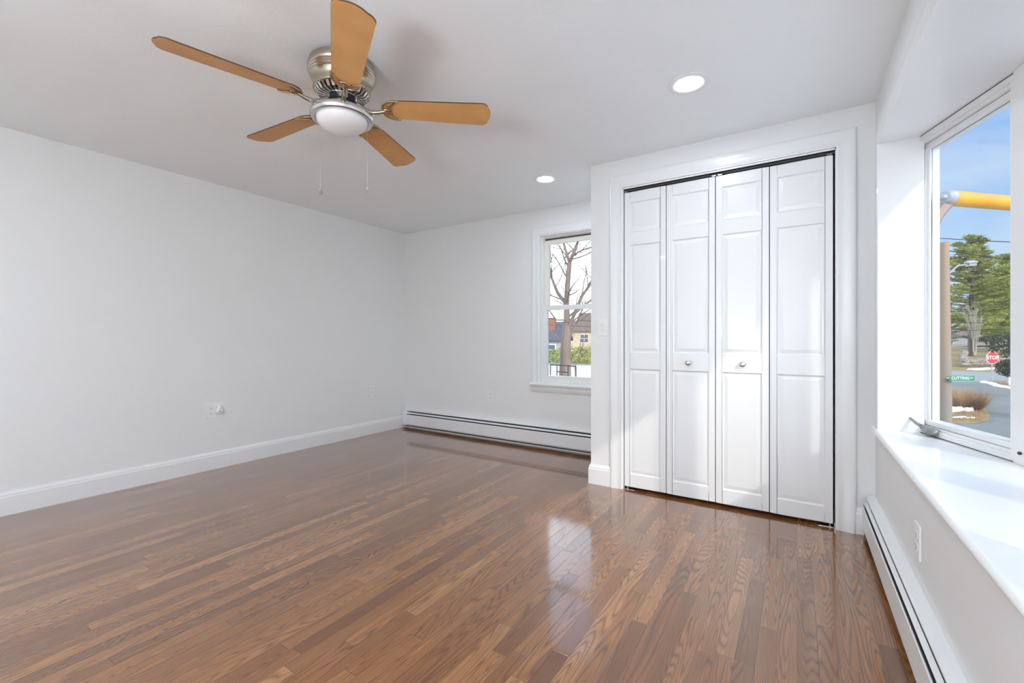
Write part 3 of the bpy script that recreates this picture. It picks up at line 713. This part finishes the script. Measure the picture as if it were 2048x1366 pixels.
# rising bank beyond the cross street
def bank(rows, name, matn, **kw):
    m = MB(); vs = []; nx = len(rows[0])
    for r__ in rows: vs += r__
    fs = [(i*nx+j, i*nx+j+1, (i+1)*nx+j+1, (i+1)*nx+j) for i in range(len(rows)-1) for j in range(nx-1)]
    m.add(vs, fs); o = m.build(name, M[matn], smooth=True, fixn=False, **kw); return o
rows = []
for (py, d) in ((742, 41), (730, 46), (716, 50), (706, 56), (699, 66), (694, 80), (690, 100)):
    rows.append([at(px, py+noise.noise(Vector((px*.02, d*.1, 0)))*1.5, d) for px in range(1560, 2420, 30)])
bank(rows, 'grass_bank', 'lawn', kind='structure')
rows = []
for (py, d) in ((694, 82), (689, 120), (674, 150), (664, 190), (660, 230)):
    rows.append([at(px, py+noise.noise(Vector((px*.006, d*.03, 2)))*7, d) for px in range(700, 2500, 30)])
bank(rows, 'distant_hill', 'hillm', kind='structure')
def strip(pts, wd, z0, name, matn, label, cat, seed=0, h=.05):
    rnd = random.Random(seed); m = MB(); vs = []
    n_ = len(pts)
    for i, p_ in enumerate(pts):
        t = (pts[min(i+1, n_-1)]-pts[max(i-1, 0)]).normalized(); s_ = Vector((-t.y, t.x, 0)); w_ = wd*(.5+rnd.random()*.8)*(0.25 if i in (0, n_-1) else 1)
        for k, (a_, hh) in enumerate(((-1, 0), (-.6, h), (.6, h), (1, 0))): vs.append(Vector((p_.x, p_.y, z0))+s_*w_*a_+Vector((0, 0, hh*(.6+rnd.random()*.6))))
    fs = [(i*4+j, i*4+j+1, (i+1)*4+j+1, (i+1)*4+j) for i in range(n_-1) for j in range(3)]
    fs += [(i*4, (i+1)*4, (i+1)*4+3, i*4+3) for i in range(n_-1)]+[(0, 1, 2, 3), tuple((n_-1)*4+j for j in (3, 2, 1, 0))]
    m.add(vs, fs); return m.build(name, M[matn], smooth=True, label=label, category=cat)
def lerp(a_, b_, t): return a_+(b_-a_)*t
def path(*pp, n=5):
    o = []
    for i in range(len(pp)-1):
        for k in range(n): o.append(lerp(pp[i], pp[i+1], k/n))
    return o+[pp[-1]]
strip(path(gp(1966, 763), gp(1990, 770), gp(2010, 775), gp(2040, 780)), .32, GZ+.02, 'snow_strip', 'snow', 'thin snow strip along the curb below the stop sign', 'snow', 1)
strip(path(at(1942, 741, 41), at(1970, 738, 42.5), at(2006, 742, 42)), .5, at(1970, 739, 42).z, 'snow_strip', 'snow', 'snow strip on the bank behind the stop sign', 'snow', 2, .15)
strip(path(gp(1903, 840), gp(1925, 839), gp(1950, 841)), .09, GZ+.07, 'snow_strip', 'snow', 'flat snow strip on the edge of the grass island', 'snow', 3)
strip(path(gp(1899, 828), gp(1915, 824), gp(1930, 826), gp(1944, 825)), .15, GZ+.07, 'snow_heap', 'snow', 'small snow heap in the dry grass of the island', 'snow', 4, .14)

# dry grass clump on the island
def blades(c, n_, rad, hgt, lean, rnd, m, wd=.012):
    for _ in range(n_):
        a_ = rnd.random()*2*PI; r__ = rad*rnd.random()**.5; b_ = Vector((c.x+r__*math.cos(a_), c.y+r__*math.sin(a_), c.z))
        t = Vector((math.cos(a_)*lean*rnd.random()*(.3+r__/rad), math.sin(a_)*lean*rnd.random()*(.3+r__/rad), hgt*(.5+.6*rnd.random())))
        s_ = Vector((-math.sin(a_+1), math.cos(a_+1), 0))*wd
        m.add([b_-s_, b_+s_, b_+t], [(0, 1, 2)])
rnd = random.Random(5); m = MB(); c_ = gp(1917, 820); c_.z = GZ+.06; blades(c_, 1500, .62, .85, .5, rnd, m, .011)
c2 = gp(1890, 818); c2.z = GZ+.06; blades(c2, 500, .6, .5, .4, rnd, m, .011)
m.build('dry_grass_clump', M['hay'], fixn=False, label='clump of dry tan ornamental grass beside the utility pole', category='grass clump')
m = MB(); rnd = random.Random(9)
for _ in range(2200):
    px = rnd.uniform(1865, 1970); py = rnd.uniform(800, 846)
    if px > 1900+(py-780)*1.4: continue
    b_ = gp(px, py); b_.z = GZ+.06; blades(b_, 1, .02, .14, .1, rnd, m, .008)
m.build('island_grass', M['hay'], fixn=False, kind='stuff', label='short dry grass covering the street island', category='grass')

# ---- utility pole with street light and sign
PD = 15.0
pb = at(1890, 848, PD); pt = at(1888, 485, PD)
pole = group_root('utility_pole', (pb.x, pb.y, GZ), label='weathered wooden utility pole standing at the street corner', cat='utility pole')
m = MB(); m.tube([(0, 0, 0), ((pt.x-pb.x)*.5, (pt.y-pb.y)*.5, (pt.z-GZ)*.5), (pt.x-pb.x, pt.y-pb.y, pt.z-GZ)], [.185, .160, .130], 16); m.build('pole_shaft', M['polewood'], pole, smooth=True)
m = MB(); A_ = at(1897, 548, PD)-Vector((pb.x, pb.y, GZ)); B_ = at(1934, 529, PD)-Vector((pb.x, pb.y, GZ)); mid = (A_+B_)/2+Vector((0, 0, .12))
m.tube([A_-RT*.08, A_, mid, B_], .028, 8); m.build('lamp_arm', M['galv'], pole, smooth=True)
m = MB(); c_ = at(1942, 525, PD)-Vector((pb.x, pb.y, GZ)); m.M = Matrix.Translation(c_) @ Matrix.Rotation(YAW, 4, 'Z') @ Matrix.Rotation(R(-4), 4, 'Y'); m.ball((0, 0, 0), .2, 16, (1.15, .5, .38)); m.box(-.12, .12, -.07, .07, -.12, -.04)
m.build('lamp_head', M['galv'], pole, smooth=True)
def text_mesh(body, size, name, m_, parent, Mx, ext=.004, bold=0.0):
    cu = bpy.data.curves.new(name, 'FONT'); cu.body = body; cu.size = size; cu.extrude = ext; cu.align_x = 'CENTER'; cu.align_y = 'CENTER'; cu.offset = bold
    tmp = bpy.data.objects.new('tmp_text', cu); C.objects.link(tmp); bpy.context.view_layer.update()
    me = bpy.data.meshes.new_from_object(tmp.evaluated_get(bpy.context.evaluated_depsgraph_get())); me.name = name
    bpy.data.objects.remove(tmp); me.transform(Mx); me.materials.clear(); me.materials.append(m_)
    o = bpy.data.objects.new(name, me); C.objects.link(o); o.parent = parent; return o
def facing(c): return Matrix.Translation(c) @ Matrix.Rotation(YAW, 4, 'Z') @ Matrix.Rotation(PI/2, 4, 'X')
# street-name sign, mounted on the pole
SD = 14.7; c0 = at(1924, 756.5, SD)
sg = group_root('street_name_sign', c0, label='green street name sign reading CUTTING AV on the utility pole', cat='street sign')
wS, hS = 50/FPX*SD, 9.6/FPX*SD
m = MB(); m.M = Matrix.Rotation(YAW, 4, 'Z'); m.box(-wS/2, wS/2, -.004, .004, -hS/2, hS/2); m.build('sign_board', M['green'], sg, bevel=.003)
m = MB(); m.M = Matrix.Rotation(YAW, 4, 'Z'); m.box(-wS/2-.02, -wS/2+.10, .003, .10, -.02, .02); m.build('bracket', M['galv'], sg)
text_mesh('CUTTING', hS*.86, 'sign_text', M['white'], sg, facing(Vector((0, 0, 0)))@Matrix.Translation((-wS*.07, 0, .006)), .002, .002)
text_mesh('AV', hS*.45, 'sign_text', M['white'], sg, facing(Vector((0, 0, 0)))@Matrix.Translation((wS*.38, hS*.08, .006)), .002, .001)
# stop sign
TD = 29.5; c0 = at(1983.5, 715.5, TD); base_z = GZ
ss = group_root('stop_sign', (c0.x, c0.y, base_z), label='red octagonal STOP sign on a thin post beside the cross street', cat='stop sign')
hz = c0.z-base_z; rr = 12.2/FPX*TD/math.cos(PI/8)
m = MB(); m.tube([(0, 0, 0), (0, 0, hz+.3)], .035, 8); m.build('post', M['galv'], ss)
Rz = Matrix.Translation((0, 0, hz)) @ Matrix.Rotation(YAW, 4, 'Z') @ Matrix.Rotation(PI/2, 4, 'X')
def octa(m_, r_, z0, z1):
    m_.prism([(r_*math.cos(PI/8+k*PI/4), r_*math.sin(PI/8+k*PI/4)) for k in range(8)], z0, z1)
m = MB(); m.M = Rz; octa(m, rr, .04, .045); m.build('sign_border', M['white'], ss)
m = MB(); m.M = Rz; octa(m, rr*.93, .045, .05); m.build('sign_face', M['red'], ss)
text_mesh('STOP', rr*.76, 'sign_text', M['white'], ss, Rz @ Matrix.Translation((0, 0, .056)), .003, .008)

# yellow boom outside the bow window
b0 = at(1897, 396, 5.0); b1 = at(2027+150, 420, 5.9)
dr = (b1-b0).normalized()
bm_ = group_root('yellow_boom', b0, label='bright yellow tubular boom with a grey end cap high outside the window', cat='boom')
m = MB(); m.tube([(0, 0, 0), b1-b0], .086, 24); m.build('tube', M['yellow'], bm_, smooth=True)
m = MB(); m.tube([dr*-.10, dr*-.085, dr*-.03, dr*.0], [.045, .07, .075, .092], 18); m.tube([dr*.0, dr*.02], .092, 18); m.ball(dr*-.09, .05, 10, (1, 1, .8)); m.build('end_cap', M['galv'], bm_, smooth=True)
m = MB(); pA = at(1905, 409, 5.0)-b0; pB = at(1888, 414, 5.0)-b0; pC = at(1875, 432, 5.0)-b0; pD = at(1856, 480, 5.0)-b0; pE = Vector((pD.x, pD.y, GZ-b0.z))
m.tube([pA, pB, pC, pD], [.02, .06, .055, .04], 10); m.tube([pB, at(1886, 398, 5.0)-b0], .035, 8); m.build('bracket', M['rust'], bm_)
m = MB(); m.tube([pD+Vector((0, 0, .1)), pE], .05, 12); m.build('support_post', M['galv'], bm_, smooth=True)

# power lines
def wire(pts, r_, label):
    m = MB(); P_ = []
    for i in range(len(pts)-1):
        for k in range(8): P_.append(lerp(pts[i], pts[i+1], k/8))
    P_.append(pts[-1]); n_ = len(P_)
    P_ = [q-Vector((0, 0, .06*math.sin(PI*i/(n_-1)))) for i, q in enumerate(P_)]
    m.tube(P_, r_, 5); return m.build('power_line', M['wire'], label=label, category='power line', group='power lines')
pw = [(474, 479, .013, 'topmost power line crossing the clear sky above the pine'),
      (497, 516, .017, 'thick power line crossing the top of the pine, second from the top'),
      (541, 544, .010, 'power line at the height of the street lamp head'),
      (600, 606, .009, 'power line through the middle of the pine crown'),
      (627, 624, .007, 'thin power line low in the pine crown, above the lowest pair'),
      (642, 640, .007, 'thin power line low in the pine crown, upper of the lowest pair'),
      (660, 652, .007, 'lowest thin power line above the lawn')]
for i, (ya, yb, rr_, lb) in enumerate(pw):
    wire([at(1888-350, ya-4-i*2, 15.6), at(1888, ya, 15.2), at(2028, yb+2, 14.0), at(2500, yb+22, 12.0)], rr_, lb)

# ---- white pines
def pine(name, base_p, hgt, spread, seed, matn, label, low=.18, group='pines'):
    rnd = random.Random(seed)
    r_ = group_root('pine_tree', base_p, label=label, cat='pine tree', group=group)
    m = MB(); m.tube([(0, 0, -.5), (0, 0, hgt*.5), (.1, 0, hgt)], [.34*hgt/13, .2*hgt/13, .03], 8); 
    f = MB()
    nb = int(hgt*9)
    for k in range(nb):
        t = low+(1-low)*(k/nb)**.95; zz = hgt*t; a_ = rnd.random()*2*PI
        ln = spread*(1-t)**.62*(.55+.55*rnd.random())+.35; rise = .10+.55*t
        p0 = Vector((0, 0, zz)); dv = Vector((math.cos(a_), math.sin(a_), 0))
        pts = [p0+dv*ln*s_+Vector((0, 0, rise*ln*s_*s_*.7-.05*ln*s_)) for s_ in (0, .35, .7, 1)]
        m.tube(pts, [.05, .035, .02, .008], 5, cap=False)
        side = Vector((-dv.y, dv.x, 0))
        for s_ in (.3, .42, .54, .66, .78, .9, 1.0):
            for sd_ in (-1, 1, 0):
                if rnd.random() < .12: continue
                c_ = p0+dv*ln*s_+Vector((0, 0, rise*ln*s_*s_*.7-.05*ln*s_))+side*sd_*ln*.26*(1.15-s_)*rnd.uniform(.5, 1.3)+Vector((0, 0, rnd.uniform(-.05, .16)))
                for _ in range(13):
                    a2 = rnd.random()*2*PI; el = rnd.uniform(-.15, 1.1); L_ = rnd.uniform(.22, .42)
                    v_ = Vector((math.cos(a2)*math.cos(el), math.sin(a2)*math.cos(el), math.sin(el)*.8))*L_
                    s2_ = v_.cross(Vector((rnd.random()-.5, rnd.random()-.5, rnd.random()-.5))).normalized()*.034
                    q_ = c_+Vector((rnd.uniform(-.2, .2), rnd.uniform(-.2, .2), rnd.uniform(-.06, .06)))
                    f.add([q_-s2_, q_+s2_, q_+v_+s2_*.4, q_+v_-s2_*.4], [(0, 1, 2, 3)])
    m.build('trunk', M['pinebark'], r_, smooth=True); f.build('foliage', M[matn], r_, fixn=False)
pine('p', at(1943, 707, 52), 13.6, 5.2, 3, 'needle', 'tall white pine rising behind the stop sign, left of the group', low=.2)
pine('p', at(2022, 703, 58), 12.6, 5.8, 4, 'needle', 'broad white pine at the right edge of the window, right of the group', low=.14)
pine('p', at(2290, 703, 50), 12.0, 5.0, 6, 'needle', 'white pine farthest right, outside the main group', low=.2)
pine('p', at(1985, 703, 68), 12.0, 5.0, 8, 'needle2', 'darker pine set back between the two front pines', low=.12)
pine('p', at(1876, 700, 84), 10.6, 3.8, 9, 'needle2', 'smaller dark pine behind the utility pole', low=.12)

# ---- bare trees
def grow(m, p_, d_, ln, rad, lev, rnd, maxlev, spread=.7, up=.12):
    n_ = 4; pts = [p_]; rads = [rad]; q = Vector(p_); dd = Vector(d_)
    for k in range(n_):
        dd = (dd+Vector((rnd.uniform(-1, 1), rnd.uniform(-1, 1), rnd.uniform(-.7, .9)))*.17+Vector((0, 0, up*.3))).normalized()
        q = q+dd*ln/n_; pts.append(Vector(q)); rads.append(rad*(1-.45*(k+1)/n_))
    m.tube(pts, rads, 8 if lev < 2 else (5 if lev < 4 else 3), cap=False)
    if lev >= maxlev: return
    kids = 3 if lev < maxlev-1 else 4
    for c in range(kids):
        t = .35+.65*(c+rnd.random()*.6)/kids; i_ = min(int(t*n_), n_-1); bp_ = lerp(pts[i_], pts[i_+1], t*n_-i_)
        a_ = Vector((rnd.uniform(-1, 1), rnd.uniform(-1, 1), rnd.uniform(-.35, .9))).normalized()
        nd = (dd*(1-spread*.55)+a_*spread).normalized()
        grow(m, bp_, nd, ln*rnd.uniform(.55, .78), rads[i_]*rnd.uniform(.45, .62), lev+1, rnd, maxlev, spread, up)
    grow(m, pts[-1], dd, ln*.75, rads[-1]*.9, lev+1, rnd, maxlev, spread, up)
TD2 = 15.0
tb = at(1128, 760, TD2); tb.z = GZ
bt = group_root('bare_tree', tb, label='large leafless tree with spreading limbs outside the far window', cat='tree')
m = MB(); rnd = random.Random(21)
def A2(px, py, dd=0): return at(px, py, TD2+dd)-tb
def limb(pts, rads, kids, lev=1, ml=4, ln=1.1):
    m.tube(pts, rads, 10, cap=False)
    for k in range(kids):
        t = (k+.4+rnd.random()*.5)/kids*(len(pts)-1); i_ = min(int(t), len(pts)-2); p_ = lerp(pts[i_], pts[i_+1], t-i_)
        base_d = (pts[i_+1]-pts[i_]).normalized(); a_ = Vector((rnd.uniform(-1, 1), rnd.uniform(-1, 1), rnd.uniform(-.3, .8))).normalized()
        grow(m, p_, (base_d*.45+a_).normalized(), ln*rnd.uniform(.6, 1.2), min(rads[i_]*.42, .045), lev+1, rnd, ml, .75, .1)
trunk_b = [Vector((0, 0, -.2)), A2(1130, 752), A2(1131, 700), A2(1134, 650), A2(1133, 605), A2(1136, 560), A2(1139, 525)]
m.tube(trunk_b[:4], [.23, .20, .185, .13], 12, cap=False)
limb(trunk_b[3:], [.115, .095, .085, .075], 5, 1, 3)
limb([A2(1139, 525), A2(1131, 500, .2), A2(1126, 480, .3), A2(1122, 440, .4)], [.055, .045, .04, .03], 6)
limb([A2(1139, 525), A2(1148, 505, -.2), A2(1157, 480, -.3), A2(1168, 440, -.4)], [.065, .055, .045, .03], 7)
limb([A2(1132, 608), A2(1115, 585, .3), A2(1103, 555, .5), A2(1098, 525, .6), A2(1080, 500, .8)], [.065, .055, .045, .035, .02], 8)
limb([A2(1135, 660), A2(1150, 625, -.3), A2(1165, 590, -.5), A2(1180, 570, -.6), A2(1200, 545, -.7)], [.07, .06, .05, .04, .025], 8)
limb([A2(1131, 700), A2(1146, 660, .6), A2(1160, 630, .8), A2(1172, 600, 1)], [.045, .035, .03, .02], 5)
limb([A2(1150, 508), A2(1165, 500, .2), A2(1185, 494, .3), A2(1210, 470, .4)], [.035, .03, .025, .02], 5)
limb([A2(1134, 640), A2(1112, 640, -.4), A2(1098, 620, -.6), A2(1085, 600, -.7)], [.035, .03, .02, .015], 5)
m.build('branches', M['bark'], bt, smooth=False, fixn=False)
tb = at(1160, 756, 11.5); tb.z = GZ
s_ = group_root('sapling', tb, label='thin bare sapling leaning beside the dark metal rail', cat='tree'); m = MB(); rnd = random.Random(31)
m.tube([Vector((0, 0, 0)), at(1150, 735, 11.5)-tb, at(1162, 700, 11.5)-tb, at(1175, 650, 11.5)-tb], [.02, .016, .011, .006], 6)
for k in range(6): grow(m, lerp(at(1150, 735, 11.5)-tb, at(1162, 700, 11.5)-tb, k/6), Vector((rnd.uniform(-.4, .9), rnd.uniform(-.4, .4), .8)).normalized(), .5, .008, 2, rnd, 4)
m.build('twigs', M['bark'], s_, fixn=False)
tb = at(1950, 705, 40)
s_ = group_root('small_pale_tree', tb, label='small pale bare tree in front of the tall pine', cat='tree'); m = MB(); rnd = random.Random(14)
for a_ in (-.12, .05, .16): grow(m, Vector((0, 0, -.3)), (RT*a_+UP).normalized(), 1.9, .06, 1, rnd, 4, .35, .5)
m.build('branches', M['bark2'], s_, fixn=False)

# ---- stone wall, shrub and planter at the street
rnd = random.Random(3); m = MB()
for k in range(150):
    t = k/150; p_ = lerp(at(1926, 728, 44), at(2120, 724, 44), t)+Vector((0, 0, rnd.choice((0, .28))+rnd.uniform(-.05, .05)))
    m.ball(p_, rnd.uniform(.16, .3), 6, (1.2, 1, .7))
for k in range(26):
    p_ = lerp(at(1926, 728, 44), at(1930, 708, 52), k/26)+Vector((0, 0, rnd.choice((0, .28, .5))))
    m.ball(p_, rnd.uniform(.18, .32), 6, (1.2, 1, .7))
m.build('stone_wall', M['stone'], fixn=False, label='low dry stone wall at the edge of the brown lawn', category='stone wall')
def shrub(c_, r_, n_, name, matn, label, sc=(1, 1, 1), seed=1):
    rnd = random.Random(seed); m = MB()
    for _ in range(n_):
        v_ = Vector((rnd.gauss(0, 1), rnd.gauss(0, 1), rnd.gauss(0, 1))).normalized()*r_*rnd.random()**.33
        q_ = Vector((v_.x*sc[0], v_.y*sc[1], v_.z*sc[2])); d_ = Vector((rnd.uniform(-1, 1), rnd.uniform(-1, 1), rnd.uniform(-.3, 1))).normalized()*r_*.16
        s2_ = d_.cross(Vector((rnd.random()-.5, rnd.random()-.5, rnd.random()-.5))).normalized()*r_*.03
        m.add([q_-s2_, q_+s2_, q_+d_], [(0, 1, 2)])
    o = m.build(name, M[matn], fixn=False, label=label, category='shrub'); o.location = c_; return o
shrub(at(2024, 737, 22), .62, 2600, 'evergreen_shrub', 'shrub', 'dark evergreen shrub above the white fence at the window edge', (1, 1, .75), 2)
shrub(at(2040, 690, 9), .42, 1400, 'evergreen_bough', 'shrub', 'dark evergreen bough hanging at the right edge of the window', (1.2, 1, .7), 4)
fr = group_root('picket_fence', gp(2030, 770), label='short white fence under the dark evergreen shrub', cat='fence'); fr.rotation_euler = (0, 0, YAW+R(8))
for k in range(9):
    m = MB(); xk = -.42+k*.13; m.box(xk-.05, xk+.05, -.02, .02, 0, .62); m.prism([(xk-.05, -.02), (xk+.05, -.02), (xk+.05, .02), (xk-.05, .02)], .62, .66); m.build('picket', M['fence'], fr)
for zz in (.15, .48):
    m = MB(); m.box(-.5, .68, .02, .05, zz, zz+.07); m.build('rail', M['fence'], fr)
# far buildings by the horizon through the bow window
def house(name_loc, w_, dp, hh, roofh, rz, wallm, roofm, label, chim=False, wins=(), zb=GZ):
    r_ = group_root('house', (name_loc.x, name_loc.y, zb), rz, label, 'house', 'neighbouring houses')
    m = MB(); m.box(-w_/2, w_/2, 0, dp, 0, hh)
    m.add([(-w_/2, 0, hh), (-w_/2, dp, hh), (-w_/2, dp/2, hh+roofh), (w_/2, 0, hh), (w_/2, dp, hh), (w_/2, dp/2, hh+roofh)], [(0, 1, 2), (3, 5, 4), (0, 3, 4, 1), (0, 2, 5, 3), (1, 4, 5, 2)])
    m.build('walls', M[wallm], r_)
    m = MB(); o_ = .3; t_ = .12
    for sg_ in (0, 1):
        ya, yb = (-o_, dp/2) if sg_ == 0 else (dp+o_, dp/2)
        za = hh-roofh*o_/(dp/2)
        m.add([(-w_/2-o_, ya, za), (w_/2+o_, ya, za), (w_/2+o_, yb, hh+roofh), (-w_/2-o_, yb, hh+roofh), (-w_/2-o_, ya, za+t_), (w_/2+o_, ya, za+t_), (w_/2+o_, yb, hh+roofh+t_), (-w_/2-o_, yb, hh+roofh+t_)],
              [(0, 3, 2, 1), (4, 5, 6, 7), (0, 1, 5, 4), (1, 2, 6, 5), (2, 3, 7, 6), (3, 0, 4, 7)])
    m.build('roof', M[roofm], r_)
    if chim: m = MB(); m.box(chim[0]-.45, chim[0]+.45, dp*.25, dp*.25+.8, hh*.5, hh+roofh+chim[1]); m.build('chimney', M['brick'], r_)
    for (wx, wz, ww, wh) in wins:
        m = MB(); rectframe(m, wx-ww/2-.09, wx+ww/2+.09, wz-.09, wz+wh+.09, .09, -.05, .01); m.box(wx-.03, wx+.03, -.045, .01, wz, wz+wh); m.box(wx-ww/2, wx+ww/2, -.045, .01, wz+wh/2-.03, wz+wh/2+.03); f_ = m.build('window', M['white'], r_)
        m = MB(); m.box(wx-ww/2, wx+ww/2, -.02, .005, wz, wz+wh); m.build('pane', M['winglass'], f_)
    return r_
# seen through the far window
h1 = at(1040, 700, 40)
house(h1, 7.5, 6, 2.9, 1.5, R(18), 'siding', 'slate', 'grey house with a slate roof and red brick chimney, left in the far window', chim=(2.5, .5), wins=((2.6, 1.5, 1.2, .9), (-2, 1.5, 1.2, .9)))
h2 = at(1170, 690, 58)
house(h2, 13, 8, 4.0, 1.3, R(22), 'siding2', 'roofb', 'two-storey cream house behind the bare tree in the far window', wins=[(-4.5+i*2.2, zz, 1.0, 1.0) for i in range(5) for zz in (.6, 2.5)], zb=GZ)
h3 = at(1240, 690, 75)
house(h3, 14, 9, 5.4, 2.2, R(20), 'siding', 'roofb', 'farther pale house at the right side of the far window', wins=[(-5+i*2.5, 3.2, 1.0, 1.3) for i in range(4)])
h4 = at(985, 690, 74)
house(h4, 13, 9, 5.0, 2.0, R(14), 'siding2', 'slate', 'distant cream house behind the grey house with chimney', wins=[(-5+i*2.5, 3.0, 1.0, 1.3) for i in range(4)])
h5 = at(1876, 700, 105)
house(h5, 10, 7, 3.2, 1.6, R(-8), 'siding', 'roofb', 'small distant house behind the utility pole', wins=((-2, 1, 1, 1), (2, 1, 1, 1)), zb=at(0, 700, 105).z)
# yard, hedge row, white board fence
m = MB(); m.box(-30, -.2, YF+.3, 46, GZ, GZ+.03); m.build('snowy_yard', M['yard'], kind='structure')
shrub(at(1165, 715, 34), 1.6, 2600, 'hedge', 'needle', 'yellow-green hedge row in front of the cream house', (2.6, .8, .5), 8)
fn = group_root('board_fence', (0, 0, 0), label='white board fence crossing the yard in the far window', cat='fence')
f0, f1 = at(1040, 716, 19), at(1260, 724, 17); f0.z = f1.z = GZ; nseg = 34
for k in range(nseg):
    p0_ = lerp(f0, f1, k/nseg); p1_ = lerp(f0, f1, (k+.93)/nseg); d_ = (p1_-p0_); s2_ = Vector((-d_.y, d_.x, 0)).normalized()*.02
    m = MB(); m.add([p0_-s2_, p1_-s2_, p1_+s2_, p0_+s2_]+[q_+Vector((0, 0, 1.85)) for q_ in (p0_-s2_, p1_-s2_, p1_+s2_, p0_+s2_)], [(0, 3, 2, 1), (4, 5, 6, 7), (0, 1, 5, 4), (1, 2, 6, 5), (2, 3, 7, 6), (3, 0, 4, 7)]); m.build('board', M['fence'], fn)
m = MB(); m.tube([f0+Vector((0, 0, 1.87)), f1+Vector((0, 0, 1.87))], .035, 6); m.tube([f0+Vector((0, 0, .3)), f1+Vector((0, 0, .3))], .03, 6); m.build('rail', M['galv'], fn)
# dark metal rail frame near the far window (deck railing)
RD = 7.0; z0_ = GZ
rl = group_root('metal_rail', (0, 0, 0), label='dark metal rail frame standing just outside the far window', cat='railing')
q1, q2, q3, q4 = at(1101, 729.5, RD), at(1114, 730, RD), at(1136, 731.5, RD), at(1152, 733, RD)
m = MB(); m.tube([q1, q2, q3, q4], .010, 6); m.build('top_bar', M['iron'], rl)
for q_ in (q1, q2, q3, q4):
    m = MB(); m.tube([q_, Vector((q_.x, q_.y, GZ))], .009, 6); m.build('upright', M['iron'], rl)
m = MB(); m.tube([at(1114, 743, RD), at(1136, 745, RD)], .009, 6); m.build('crossbar', M['iron'], rl)
for i, (ya, yb, lb) in enumerate(((636, 640, 'upper power line behind the bare tree in the far window'), (648, 652, 'lower power line behind the bare tree in the far window'))):
    wire([at(900, ya-6, 30), at(1090, ya, 30), at(1190, yb, 28), at(1400, yb-6, 26)], .016, lb)

pq = at(1400, 640, 26); up2 = group_root('utility_pole', (pq.x, pq.y, GZ), label='plain wooden pole holding the wires beyond the far window', cat='utility pole')
m = MB(); m.tube([(0, 0, 0), (0, 0, pq.z-GZ+.8)], [.15, .11], 12); m.build('pole_shaft', M['polewood'], up2, smooth=True)
